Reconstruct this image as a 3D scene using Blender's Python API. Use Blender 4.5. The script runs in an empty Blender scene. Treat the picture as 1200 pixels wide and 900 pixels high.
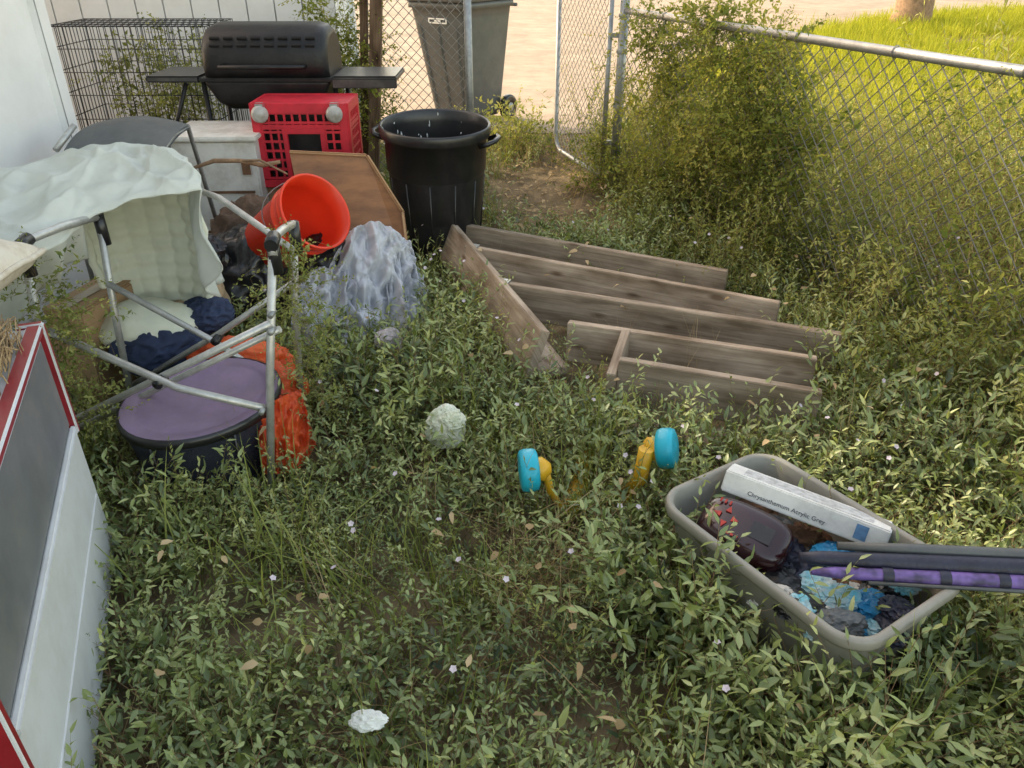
import bpy, bmesh, math, random
from math import sin, cos, pi, radians, sqrt, atan2
from mathutils import Vector as V, Matrix, noise, Euler
R = random.Random(7)
scn = bpy.context.scene
COL = scn.collection

# ------------------------------------------------------------------ materials
def newmat(name):
    m = bpy.data.materials.new(name); m.use_nodes = True
    nt = m.node_tree
    for n in list(nt.nodes): nt.nodes.remove(n)
    return m, nt, nt.nodes, nt.links
def MAT(name, col, rough=.6, col2=None, scale=6, detail=6, amt=.5, bump=.15, bscale=None, metal=0, spec=.5, stretch=None, trans=0, coord='Object', dirt=0.0, dirtcol=(.09,.075,.05), bdist=.01):
    m, nt, N, L = newmat(name)
    out = N.new('ShaderNodeOutputMaterial'); b = N.new('ShaderNodeBsdfPrincipled')
    tc = N.new('ShaderNodeTexCoord'); mp = N.new('ShaderNodeMapping')
    if stretch: mp.inputs['Scale'].default_value = stretch
    L.new(tc.outputs[coord], mp.inputs['Vector'])
    nz = N.new('ShaderNodeTexNoise'); nz.inputs['Scale'].default_value = scale; nz.inputs['Detail'].default_value = detail; nz.inputs['Roughness'].default_value = .65
    L.new(mp.outputs[0], nz.inputs['Vector'])
    rp = N.new('ShaderNodeValToRGB')
    if col2 is None: col2 = tuple(c*(1-amt) for c in col)
    rp.color_ramp.elements[0].position = .32; rp.color_ramp.elements[0].color = (*col2, 1)
    rp.color_ramp.elements[1].position = .62; rp.color_ramp.elements[1].color = (*col, 1)
    L.new(nz.outputs['Fac'], rp.inputs['Fac'])
    last = rp.outputs['Color']
    if dirt > 0:
        n2 = N.new('ShaderNodeTexNoise'); n2.inputs['Scale'].default_value = scale*.6+2.3; n2.inputs['Detail'].default_value = 9; n2.inputs['Roughness'].default_value = .75
        L.new(tc.outputs['Object'], n2.inputs['Vector'])
        r2 = N.new('ShaderNodeValToRGB'); r2.color_ramp.elements[0].position = .45; r2.color_ramp.elements[1].position = .75
        L.new(n2.outputs['Fac'], r2.inputs['Fac'])
        mu = N.new('ShaderNodeMath'); mu.operation = 'MULTIPLY'; mu.inputs[1].default_value = dirt; L.new(r2.outputs['Color'], mu.inputs[0])
        mx = N.new('ShaderNodeMixRGB'); mx.inputs['Color2'].default_value = (*dirtcol, 1)
        L.new(mu.outputs[0], mx.inputs['Fac']); L.new(last, mx.inputs['Color1']); last = mx.outputs['Color']
    L.new(last, b.inputs['Base Color'])
    b.inputs['Roughness'].default_value = rough; b.inputs['Metallic'].default_value = metal
    b.inputs['Specular IOR Level'].default_value = spec
    if bump > 0:
        n3 = N.new('ShaderNodeTexNoise'); n3.inputs['Scale'].default_value = bscale or scale*6; n3.inputs['Detail'].default_value = 5
        L.new(mp.outputs[0], n3.inputs['Vector'])
        bp = N.new('ShaderNodeBump'); bp.inputs['Strength'].default_value = bump; bp.inputs['Distance'].default_value = bdist
        L.new(n3.outputs['Fac'], bp.inputs['Height']); L.new(bp.outputs[0], b.inputs['Normal'])
    if trans > 0:
        t = N.new('ShaderNodeBsdfTranslucent'); L.new(last, t.inputs['Color'])
        ms = N.new('ShaderNodeMixShader'); ms.inputs['Fac'].default_value = trans
        L.new(b.outputs[0], ms.inputs[1]); L.new(t.outputs[0], ms.inputs[2]); L.new(ms.outputs[0], out.inputs['Surface'])
    else: L.new(b.outputs[0], out.inputs['Surface'])
    return m

def LEAF(name, cols, trans=.35, gloss=0.0, tmul=1.5, patch=.5):
    m, nt, N, L = newmat(name)
    out = N.new('ShaderNodeOutputMaterial'); b = N.new('ShaderNodeBsdfDiffuse')
    at = N.new('ShaderNodeAttribute'); at.attribute_name = 'lv'
    oi = N.new('ShaderNodeObjectInfo'); ge = N.new('ShaderNodeNewGeometry')
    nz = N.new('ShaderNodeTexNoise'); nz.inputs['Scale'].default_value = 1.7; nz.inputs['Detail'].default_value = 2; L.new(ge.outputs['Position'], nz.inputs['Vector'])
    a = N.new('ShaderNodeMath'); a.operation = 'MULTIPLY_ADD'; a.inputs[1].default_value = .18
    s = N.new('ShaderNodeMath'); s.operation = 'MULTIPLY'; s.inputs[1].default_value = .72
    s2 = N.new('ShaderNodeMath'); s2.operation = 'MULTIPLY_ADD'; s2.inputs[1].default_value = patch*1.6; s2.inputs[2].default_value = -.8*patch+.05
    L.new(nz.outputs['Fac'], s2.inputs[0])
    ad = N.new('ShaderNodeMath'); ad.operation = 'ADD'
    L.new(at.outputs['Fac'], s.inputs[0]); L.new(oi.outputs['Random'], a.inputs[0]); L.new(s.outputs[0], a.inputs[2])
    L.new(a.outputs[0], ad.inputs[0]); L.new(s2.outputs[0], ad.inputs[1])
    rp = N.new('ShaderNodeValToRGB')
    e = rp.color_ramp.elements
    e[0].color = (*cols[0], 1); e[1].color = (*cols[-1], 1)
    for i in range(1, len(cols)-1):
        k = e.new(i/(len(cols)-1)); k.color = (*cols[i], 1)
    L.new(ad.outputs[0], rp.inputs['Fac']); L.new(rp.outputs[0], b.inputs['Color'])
    t = N.new('ShaderNodeBsdfTranslucent')
    hs = N.new('ShaderNodeMixRGB'); hs.blend_type = 'MULTIPLY'; hs.inputs['Fac'].default_value = 1; hs.inputs['Color2'].default_value = (tmul*1.15, tmul*1.1, tmul*.5, 1)
    L.new(rp.outputs[0], hs.inputs['Color1']); L.new(hs.outputs[0], t.inputs['Color'])
    ms = N.new('ShaderNodeMixShader'); ms.inputs['Fac'].default_value = trans
    L.new(b.outputs[0], ms.inputs[1]); L.new(t.outputs[0], ms.inputs[2]); last = ms
    if gloss > 0:
        gl = N.new('ShaderNodeBsdfGlossy'); gl.inputs['Roughness'].default_value = .42; gl.inputs['Color'].default_value = (.9,.95,1,1)
        m2 = N.new('ShaderNodeMixShader'); m2.inputs['Fac'].default_value = gloss; L.new(ms.outputs[0], m2.inputs[1]); L.new(gl.outputs[0], m2.inputs[2]); last = m2
    L.new(last.outputs[0], out.inputs['Surface'])
    return m

def WOOD(name, light, dark, cs=1.0, fine=40):
    m, nt, N, L = newmat(name)
    out = N.new('ShaderNodeOutputMaterial'); b = N.new('ShaderNodeBsdfPrincipled')
    uv = N.new('ShaderNodeUVMap')
    mp = N.new('ShaderNodeMapping'); mp.inputs['Scale'].default_value = (1.6, fine, 1); L.new(uv.outputs[0], mp.inputs[0])
    n1 = N.new('ShaderNodeTexNoise'); n1.inputs['Scale'].default_value = 1.6; n1.inputs['Detail'].default_value = 8; n1.inputs['Roughness'].default_value = .7; n1.inputs['Distortion'].default_value = .6
    L.new(mp.outputs[0], n1.inputs['Vector'])
    mp2 = N.new('ShaderNodeMapping'); mp2.inputs['Scale'].default_value = (2.5, 7, 1); L.new(uv.outputs[0], mp2.inputs[0])
    n2 = N.new('ShaderNodeTexNoise'); n2.inputs['Scale'].default_value = 1.5; n2.inputs['Detail'].default_value = 6; L.new(mp2.outputs[0], n2.inputs['Vector'])
    r1 = N.new('ShaderNodeValToRGB'); r1.color_ramp.elements[0].position = .3; r1.color_ramp.elements[0].color = (*dark, 1)
    r1.color_ramp.elements[1].position = .7; r1.color_ramp.elements[1].color = (*light, 1)
    L.new(n1.outputs['Fac'], r1.inputs['Fac'])
    r2 = N.new('ShaderNodeValToRGB'); r2.color_ramp.elements[0].position = .3; r2.color_ramp.elements[0].color = (.42, .38, .33, 1)
    r2.color_ramp.elements[1].position = .62; r2.color_ramp.elements[1].color = (1, 1, 1, 1)
    L.new(n2.outputs['Fac'], r2.inputs['Fac'])
    mx = N.new('ShaderNodeMixRGB'); mx.blend_type = 'MULTIPLY'; mx.inputs['Fac'].default_value = 1
    L.new(r1.outputs[0], mx.inputs['Color1']); L.new(r2.outputs[0], mx.inputs['Color2'])
    mp3 = N.new('ShaderNodeMapping'); mp3.inputs['Scale'].default_value = (3, 9, 1); L.new(uv.outputs[0], mp3.inputs[0])
    vo = N.new('ShaderNodeTexVoronoi'); vo.inputs['Scale'].default_value = 1.0; L.new(mp3.outputs[0], vo.inputs['Vector'])
    r3 = N.new('ShaderNodeValToRGB'); r3.color_ramp.elements[0].position = .07; r3.color_ramp.elements[0].color = (.3, .22, .16, 1); r3.color_ramp.elements[1].position = .16
    r3.color_ramp.elements[1].color = (1, 1, 1, 1)
    L.new(vo.outputs['Distance'], r3.inputs['Fac'])
    mk = N.new('ShaderNodeMixRGB'); mk.blend_type = 'MULTIPLY'; mk.inputs['Fac'].default_value = .8
    L.new(mx.outputs[0], mk.inputs['Color1']); L.new(r3.outputs[0], mk.inputs['Color2'])
    L.new(mk.outputs[0], b.inputs['Base Color']); b.inputs['Roughness'].default_value = .85; b.inputs['Specular IOR Level'].default_value = .25
    bp = N.new('ShaderNodeBump'); bp.inputs['Strength'].default_value = .5; bp.inputs['Distance'].default_value = .004
    L.new(n1.outputs['Fac'], bp.inputs['Height']); L.new(bp.outputs[0], b.inputs['Normal'])
    L.new(b.outputs[0], out.inputs['Surface'])
    return m

# ------------------------------------------------------------------ builder
class B:
    def __init__(s, name):
        s.name = name; s.bm = bmesh.new(); s.mats = []; s.uv = s.bm.loops.layers.uv.new('UVMap')
    def mi(s, m):
        if m not in s.mats: s.mats.append(m)
        return s.mats.index(m)
    def faces(s, pts, fcs, m, smooth=False, uvs=None):
        vs = [s.bm.verts.new(p) for p in pts]; k = s.mi(m); o = []
        for f in fcs:
            try: fc = s.bm.faces.new([vs[i] for i in f])
            except ValueError: continue
            fc.material_index = k; fc.smooth = smooth
            if uvs:
                for l, i in zip(fc.loops, f): l[s.uv].uv = uvs[i]
            o.append(fc)
        return o
    def box(s, c, size, m, rot=None, bev=0):
        if rot is None: M = Matrix.Identity(3)
        elif isinstance(rot, Matrix): M = rot
        else: M = Euler(rot).to_matrix()
        hx, hy, hz = [q/2 for q in size]; c = V(c)
        loc = [V((x, y, z)) for x in (-hx, hx) for y in (-hy, hy) for z in (-hz, hz)]
        vs = [s.bm.verts.new(c+M@p) for p in loc]; k = s.mi(m); ox, oy = R.random()*20, R.random()*20
        fl = [(0,1,3,2),(4,6,7,5),(0,4,5,1),(2,3,7,6),(0,2,6,4),(1,5,7,3)]; fs = []
        for f in fl:
            fc = s.bm.faces.new([vs[i] for i in f]); fc.material_index = k; fs.append(fc)
            for l, i in zip(fc.loops, f):
                p = loc[i]; l[s.uv].uv = (p.x+ox, p.y+p.z+oy)
        if bev > 0:
            es = list({e for f in fs for e in f.edges})
            bmesh.ops.bevel(s.bm, geom=es, offset=bev, segments=2, affect='EDGES', clamp_overlap=True)
    def plank(s, a, b, w, h, m, up=(0,0,1), bev=.003, warp=0):
        a, b = V(a), V(b); x = (b-a); ln = x.length; x.normalize(); up = V(up)
        y = up.cross(x).normalized(); z = x.cross(y)
        s.box((a+b)/2, (ln, w, h), m, Matrix((x, y, z)).transposed(), bev)
    def tube(s, pts, r, m, seg=8, cap=True, smooth=True):
        pts = [V(p) for p in pts]; n = len(pts); rr = r if isinstance(r, (list, tuple)) else [r]*n
        rings = []; prev = None
        for i, p in enumerate(pts):
            d = (pts[min(i+1, n-1)]-pts[max(i-1, 0)]).normalized()
            if prev is None:
                prev = d.orthogonal().normalized()
            a = (prev-d*prev.dot(d)).normalized(); prev = a; b = d.cross(a)
            rings.append([p+(a*cos(2*pi*k/seg)+b*sin(2*pi*k/seg))*rr[i] for k in range(seg)])
        s.loft(rings, m, cap, smooth)
    def loft(s, rings, m, cap=True, smooth=True, closed=True):
        k = s.mi(m); vr = [[s.bm.verts.new(p) for p in r] for r in rings]; n = len(rings[0])
        for a, b in zip(vr, vr[1:]):
            for i in range(n if closed else n-1):
                j = (i+1) % n
                try:
                    f = s.bm.faces.new((a[i], a[j], b[j], b[i])); f.material_index = k; f.smooth = smooth
                except ValueError: pass
        if cap:
            for r, rev in ((vr[0], True), (vr[-1], False)):
                try:
                    f = s.bm.faces.new(list(reversed(r)) if rev else r); f.material_index = k
                except ValueError: pass
    def lathe(s, prof, M, m, seg=32, cap=False, sx=1, sy=1):
        s.loft([[M@V((r*cos(2*pi*k/seg)*sx, r*sin(2*pi*k/seg)*sy, z)) for k in range(seg)] for r, z in prof], m, cap)
    def grid(s, fn, nu, nv, m, smooth=True):
        pts = [fn(i/nu, j/nv) for i in range(nu+1) for j in range(nv+1)]
        fcs = [(i*(nv+1)+j, (i+1)*(nv+1)+j, (i+1)*(nv+1)+j+1, i*(nv+1)+j+1) for i in range(nu) for j in range(nv)]
        uvs = [(i/nu, j/nv) for i in range(nu+1) for j in range(nv+1)]
        s.faces(pts, fcs, m, smooth, uvs)
    def blob(s, c, rad, m, amp=.15, fr=3, sub=4, seed=0, rot=None, crumple=False):
        t = bmesh.new(); bmesh.ops.create_icosphere(t, subdivisions=sub, radius=1)
        M = Euler(rot).to_matrix() if rot else Matrix.Identity(3); c = V(c); pts = []
        for v in t.verts:
            p = v.co.copy(); q = p*fr+V((seed*7.3, seed*3.1, seed))
            if crumple:
                q += V((noise.noise(q), noise.noise(q+V((9,0,0))), 0))*.5
                d = noise.voronoi(q*.7)[0]; e = noise.voronoi(q*1.7)[0]
                n = .9-min(.9, (d[1]-d[0])*1.6)+.45*(.8-min(.8, (e[1]-e[0])*1.6))-.6+.5*noise.noise(q*.4)
            else: n = noise.fractal(q, 1.0, 2.0, 4)
            p *= 1+amp*n
            pts.append(c+M@V((p.x*rad[0], p.y*rad[1], p.z*rad[2])))
        s.faces(pts, [[v.index for v in f.verts] for f in t.faces], m, not crumple or sub > 4); t.free()
    def sheet(s, t0, t1, m, folds=5, amp=.035, seed=0, nu=90, nv=60, bulge=.05, skew=.6, cr=.02):
        """cloth sheet between two edge curves with folds running from t0 to t1"""
        def f(u, v):
            p = lerp(curve(t0, u), curve(t1, u), v)
            n_ = noise.noise(V((u*2.2+seed, v*1.6, seed))); ph = 2*pi*(folds*u+skew*v+1.3*n_)
            sgn = (1-abs(sin(ph*.5)))**1.3*2-.8
            sgn *= .55+.9*noise.noise(V((u*3.1+seed, v*2.3, 8)))
            d = noise.voronoi(V((u*5+seed, v*4, seed)))[0]; cz = .35-min(.35, d[1]-d[0])
            d = noise.voronoi(V((u*11+seed, v*8, seed+4)))[0]; cz += .5*(.35-min(.35, d[1]-d[0]))
            off = amp*(.35+.65*v)*sgn + bulge*sin(pi*v) + cr*noise.noise(V((u*9+seed, v*7, 3)))+amp*1.1*cz
            return p+V((.35, -.75, .55))*off
        s.grid(f, nu, nv, m)
    def done(s, parent=None, recalc=True, solid=0):
        if recalc: bmesh.ops.recalc_face_normals(s.bm, faces=s.bm.faces)
        me = bpy.data.meshes.new(s.name); s.bm.to_mesh(me); s.bm.free()
        for m in s.mats: me.materials.append(m)
        o = bpy.data.objects.new(s.name, me); COL.objects.link(o)
        if parent: o.parent = parent
        if solid:
            md = o.modifiers.new('Solid', 'SOLIDIFY'); md.thickness = solid; md.offset = 0
        return o
def T(loc, zdir=(0,0,1), xdir=None):
    z = V(zdir).normalized(); x = V(xdir).normalized() if xdir else z.orthogonal().normalized()
    y = z.cross(x).normalized(); x = y.cross(z)
    return Matrix.Translation(V(loc)) @ Matrix((x, y, z)).transposed().to_4x4()
def lerp(a, b, t): return V(a)*(1-t)+V(b)*t
def curve(pts, t):
    n = len(pts)-1; x = min(max(t*n, 0), n-1e-6); i = int(x); f = x-i
    p0, p1, p2, p3 = [V(pts[max(0, min(n, k))]) for k in (i-1, i, i+1, i+2)]
    return .5*((2*p1)+(p2-p0)*f+(2*p0-5*p1+4*p2-p3)*f*f+(3*p1-p0-3*p2+p3)*f**3)

m_alu = MAT('aluminium', (.52,.52,.50), .42, metal=.55, scale=25, amt=.25, bump=.05, dirt=.35)
m_galv = MAT('galvanised_steel', (.38,.39,.39), .5, metal=.6, scale=18, amt=.35, bump=.1, dirt=.3)
m_wire = MAT('fence_wire', (.24,.235,.22), .5, metal=.4, scale=12, amt=.3, bump=0)
m_black = MAT('black_plastic', (.014,.014,.016), .34, scale=9, amt=.3, bump=.06, dirt=.22, dirtcol=(.09,.08,.07))
m_blackmetal = MAT('black_enamel', (.011,.011,.013), .45, scale=14, amt=.4, bump=.15, dirt=.22, dirtcol=(.07,.06,.05), spec=.3)
m_white = MAT('white_paint', (.74,.75,.76), .5, scale=3, amt=.08, bump=.04, dirt=.16, dirtcol=(.4,.37,.3))
m_dirtywhite = MAT('dirty_white', (.66,.65,.61), .6, scale=7, amt=.2, bump=.15, dirt=.6, dirtcol=(.22,.17,.11))
m_rust = MAT('rusty', (.16,.08,.04), .8, scale=20, bump=.3)

# ------------------------------------------------------------------ camera / light
cam = bpy.data.objects.new('camera', bpy.data.cameras.new('camera')); COL.objects.link(cam)
cam.location = (0, 0, 1.6); cam.rotation_euler = (radians(60), 0, 0)
cam.data.sensor_width = 36; cam.data.lens = 27.03; cam.data.clip_start = .05; cam.data.clip_end = 500
scn.camera = cam
SD = V((-.80, .60, 0)).normalized(); EL = radians(36)
w = bpy.data.worlds.new('World'); scn.world = w; w.use_nodes = True
nt = w.node_tree; sky = nt.nodes.new('ShaderNodeTexSky'); sky.sky_type = 'NISHITA'; sky.sun_disc = False
sky.sun_elevation = EL; sky.sun_rotation = atan2(SD.x, SD.y); sky.air_density = 1.0; sky.dust_density = 1.5; sky.ozone_density = .5
bg = nt.nodes['Background']
wb = nt.nodes.new('ShaderNodeMixRGB'); wb.blend_type = 'MULTIPLY'; wb.inputs['Fac'].default_value = 1; wb.inputs['Color2'].default_value = (1.38, 1.07, .74, 1)
nt.links.new(sky.outputs[0], wb.inputs['Color1']); nt.links.new(wb.outputs[0], bg.inputs['Color']); bg.inputs['Strength'].default_value = .66
sl = bpy.data.lights.new('sun', 'SUN'); sl.energy = 5.0; sl.angle = radians(.5); sl.color = (1, .86, .64)
so = bpy.data.objects.new('sun', sl); COL.objects.link(so)
tos = V((SD.x*cos(EL), SD.y*cos(EL), sin(EL))); so.rotation_euler = tos.to_track_quat('Z', 'Y').to_euler()
scn.view_settings.view_transform = 'Standard'; scn.view_settings.look = 'None'; scn.view_settings.exposure = 0

# ------------------------------------------------------------------ ground
def inpoly(x, y, P):
    c = False; n = len(P)
    for i in range(n):
        x1, y1 = P[i]; x2, y2 = P[i-1]
        if (y1 > y) != (y2 > y) and x < (x2-x1)*(y-y1)/(y2-y1)+x1: c = not c
    return c
def gz(x, y):
    f = max(0, min(1, (7.0-y)/1.0))*max(0, min(1, (6-abs(x))/2))
    return f*(noise.noise(V((x*1.3, y*1.3, 0)))*.05+noise.noise(V((x*5, y*5, 3)))*.018)-.012*f
xs = sorted(set([-200,-100,-50,-25,-12]+[round(-7+.12*i, 3) for i in range(118)]+[10,14,20,30,50,100,200]))
ys = sorted(set([-60,-30,-12,-5]+[round(-1+.12*i, 3) for i in range(85)]+[11,14,20,30,50,90,150,300]))
g = B('ground')
m_soil = MAT('soil_and_litter', (.24,.18,.11), .95, col2=(.06,.047,.03), scale=5, detail=12, bump=.8, bscale=30, spec=.1, dirt=.4, dirtcol=(.06,.07,.03))
pts = [(x, y, gz(x, y)) for x in xs for y in ys]; ny = len(ys)
g.faces(pts, [(i*ny+j, (i+1)*ny+j, (i+1)*ny+j+1, i*ny+j+1) for i in range(len(xs)-1) for j in range(ny-1)], m_soil, True)
g.done(recalc=False)
m_conc = MAT('concrete', (.36,.29,.22), .9, col2=(.25,.20,.15), scale=.9, detail=12, bump=.2, bscale=60, spec=.2, dirt=.65, dirtcol=(.13,.11,.08))
drive = [(-14,7.9),(-1.2,7.7),(.5,7.5),(1.05,7.6),(1.5,9),(2.2,12),(4.6,15.2),(9,20.6),(18,24),(40,25),(40,70),(-14,70)]
g = B('driveway'); g.faces([(x, y, .012) for x, y in drive], [list(range(len(drive)))], m_conc); g.done(recalc=False)

# ------------------------------------------------------------------ buildings
def building(name, x0, x1, y0, y1, h, panelstep=.2):
    b = B(name)
    b.box(((x0+x1)/2, (y0+y1)/2, h/2), (x1-x0-.04, y1-y0-.04, h), MAT('siding_groove', (.35,.35,.36), .7, bump=0))
    def wall(a, c):
        a, c = V(a), V(c); L_ = (c-a).length; d = (c-a).normalized(); k = max(1, int(L_/panelstep)); st = L_/k
        for i in range(k):
            b.plank(a+d*(st*i+.003)+V((0,0,h/2)), a+d*(st*(i+1)-.003)+V((0,0,h/2)), .02, h-.004, m_white, bev=.002)
    wall((x0,y0,0),(x1,y0,0)); wall((x1,y0+.012,0),(x1,y1-.012,0))
    for cx, cy in ((x1,y0),(x1,y1),(x0,y0)): b.box((cx, cy, h/2+.001), (.09,.09,h), m_white, bev=.004)
    m_sh = MAT('roof_shingles', (.10,.09,.08), .9, scale=15, bump=.5)
    xm = (x0+x1)/2; o = .35; rz = h+(x1-x0)*.22; zl = h-o*.44
    P = [(x0-o,y0-o,zl),(xm,y0-o,rz),(x1+o,y0-o,zl),(x0-o,y1+o,zl),(xm,y1+o,rz),(x1+o,y1+o,zl)]
    P += [(x, y, z+.1) for x, y, z in P]
    b.faces(P, [(0,1,4,3),(1,2,5,4),(6,9,10,7),(7,10,11,8),(0,6,7,1),(1,7,8,2),(3,4,10,9),(4,5,11,10),(0,3,9,6),(2,8,11,5)], m_sh)
    b.faces([(x0+.03,y0+.001,h),(x1-.03,y0+.001,h),(xm,y0+.001,rz-.02),(x0+.03,y1-.001,h),(x1-.03,y1-.001,h),(xm,y1-.001,rz-.02)], [(0,1,2),(3,5,4)], m_white)
    m_gl = MAT('window_glass', (.03,.035,.04), .08, bump=0); yy = y0+(y1-y0)*.35
    ww = min(.9, (y1-y0)*.5)
    b.box((x1+.02, yy, 1.9), (.05, ww, .9), m_white, bev=.004); b.box((x1+.043, yy, 1.9), (.02, ww-.12, .78), m_gl)
    return b.done()
building('white_house', -7.5, -2.25, -6, 4.0, 4.2, panelstep=1.2)
building('white_garage', -6.5, -1.35, 6.35, 7.05, 4.0)  # unseen heights of both buildings and garage depth shaped for the yard's shadow

# ------------------------------------------------------------------ chain-link
def linkpanel(b, a, c, z0, z1, step=.07, r=.0022):
    a, c = V(a), V(c); d = (c-a); Ln = d.length; d.normalize(); H = z1-z0
    n = V((-d.y, d.x, 0))
    for sgn in (1, -1):
        s = -H if sgn > 0 else 0
        while s < (Ln if sgn > 0 else Ln+H):
            p = (s, 0); q = (s+sgn*H, H)
            def at(x):
                t = (x-p[0])/(q[0]-p[0]); return (x, t*H)
            A, C = p, q
            if min(A[0], C[0]) < Ln and max(A[0], C[0]) > 0:
                if A[0] < 0: A = at(0)
                if A[0] > Ln: A = at(Ln)
                if C[0] < 0: C = at(0)
                if C[0] > Ln: C = at(Ln)
                if abs(A[1]-C[1]) > .01:
                    nn = max(2, int(abs(A[1]-C[1])/.12)+1); pp = []
                    for i in range(nn+1):
                        t = i/nn; x = A[0]+(C[0]-A[0])*t; z = A[1]+(C[1]-A[1])*t
                        off = sgn*.003+.012*noise.noise(V((x*1.7+a.x, z*1.7, 5)))
                        pp.append(a+d*x+n*off+V((0, 0, z0+z)))
                    b.tube(pp, r, m_wire, 3, False)
            s += step
F0 = V((.74, 5.6, 0)); FD = V((.374, -.928, 0)).normalized()
fe = B('chain_link_fence')
linkpanel(fe, F0+FD*.03, F0+FD*5.2, .03, 1.2, .085, .0027)
fe.tube([F0+V((0,0,1.2)), F0+FD*2.6+V((0,0,1.195)), F0+FD*5.4+V((0,0,1.2))], .021, m_galv, 12)
fe.tube([F0+V((0,0,0)), F0+V((0,0,1.42))], .032, m_galv, 14)
fe.lathe([(.036,0),(.036,.03),(.02,.05),(.001,.055)], T(F0+V((0,0,1.42))), m_galv, 14)
P4 = F0+FD*4.2; fe.tube([P4, P4+V((0,0,1.25))], .03, m_galv, 12)
for z in (.25,.6,.95,1.17): fe.lathe([(.036,-.012),(.038,0),(.036,.012)], T(F0+V((0,0,z))), m_galv, 14)
for s_ in (.5,1.1,1.7,2.3,2.9,3.5): fe.lathe([(.0225,-.004),(.026,0),(.0225,.004)], T(F0+FD*s_+V((0,0,1.198)), FD), m_wire, 10)
fe.done()
ga = B('chain_link_gate')
G0, G1 = V((.655, 5.62, 0)), V((.36, 6.5, 0))
linkpanel(ga, G0, G1, .1, 1.28, .07, .0026)
gd = (G1-G0).normalized()
ga.tube([G0+V((0,0,.1)), G0+V((0,0,1.3)), ], .018, m_galv, 10)
ga.tube([G0+V((0,0,1.3)), G1+V((0,0,1.3))], .018, m_galv, 10)
ga.tube([G1+V((0,0,1.3)), G1+V((0,0,.22)), G1-gd*.03+V((0,0,.15)), G1-gd*.09+V((0,0,.11)), G0+V((0,0,.1))], .018, m_galv, 10)
ga.box(G0+V((.04,-.01,.35)), (.07,.03,.03), m_galv); ga.box(G0+V((.04,-.01,1.05)), (.07,.03,.03), m_galv)
ga.done()
fl = B('chain_link_fence')
Q0, Q1 = V((-.30, 5.75, 0)), V((-1.0, 5.72, 0))
linkpanel(fl, Q0, Q1, .03, 1.34, .07, .0026); fl.tube([Q0, Q0+V((0,0,1.42))], .027, m_galv, 12); fl.tube([Q0+V((0,0,1.36)), Q1+V((0,0,1.36))], .02, m_galv, 10)
fl.done()
m_post = WOOD('old_wood', (.26,.17,.11), (.09,.055,.035))
wp = B('wooden_post'); wp.plank((-1.03,5.66,-.05), (-.86,5.66,1.6), .075, .085, m_post, up=(0,1,0)); wp.plank((-1.10,5.74,-.05), (-.98,5.74,1.4), .05, .06, m_post, up=(0,1,0)); wp.done()

# ------------------------------------------------------------------ wheelie bin
m_bin = MAT('bin_plastic', (.085,.092,.094), .5, scale=5, amt=.2, bump=.08, dirt=.4, dirtcol=(.18,.16,.14))
m_lbl = MAT('label_white', (.75,.75,.73), .5, bump=0, amt=.1)
def rrect(w, l, r, n=5):
    o = []
    for cx, cy, a0 in ((w/2-r, l/2-r, 0), (-w/2+r, l/2-r, 90), (-w/2+r, -l/2+r, 180), (w/2-r, -l/2+r, 270)):
        for k in range(n+1):
            a = radians(a0+90*k/n); o.append((cx+r*cos(a), cy+r*sin(a)))
    return o
b = B('wheelie_bin'); M = Matrix.Translation((-.44, 8.15, 0)) @ Matrix.Rotation(radians(-34), 4, 'Z') @ Matrix.Diagonal((1.12,1.12,1.08,1))
def ring(w, l, z, r=.05): return [M@V((x, y-.06*z, z)) for x, y in rrect(w, l, r)]
b.loft([ring(.40,.44,.06), ring(.42,.48,.12), ring(.56,.66,.9), ring(.58,.68,.98), ring(.62,.72,.98), ring(.62,.72,1.03), ring(.6,.70,1.03)], m_bin)
b.loft([ring(.64,.76,1.035), ring(.65,.78,1.06), ring(.6,.7,1.10), ring(.4,.5,1.13)], m_bin)
for k in (-.16, 0, .16):
    b.plank(M@V((k*.9, -.255, .15)), M@V((k*1.2, -.375, .85)), .02, .012, m_bin, up=(0,1,0))
b.tube([M@V((-.28, .36, .98)), M@V((.28, .36, .98))], .016, m_bin)
for sx in (-1, 1):
    Mw = T(M@V((sx*.27, .24, .12)), M.to_3x3()@V((sx, 0, 0)))
    b.lathe([(.02,-.03),(.115,-.03),(.12,-.02),(.12,.02),(.115,.03),(.07,.03),(.065,.02),(.03,.02),(.025,.035),(.001,.035)], Mw, m_black, 24)
    b.lathe([(.001,.031),(.045,.031),(.045,.036),(.001,.036)], Mw, m_galv, 16)
b.tube([M@V((-.27,.24,.12)), M@V((.27,.24,.12))], .012, m_galv)
Rr = Matrix.Rotation(radians(-34), 3, 'Z')
for dx_, dz_, sx_, sz_ in ((0,.98,.20,.012),(0,1.012,.20,.012),(-.10,.996,.012,.045),(.10,.996,.012,.045),(0,.996,.07,.015)):
    b.box(M@V((.0+dx_*.9, -.392, dz_-.11)), (sx_, .006, sz_), m_lbl, Rr)
b.done()

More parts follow.
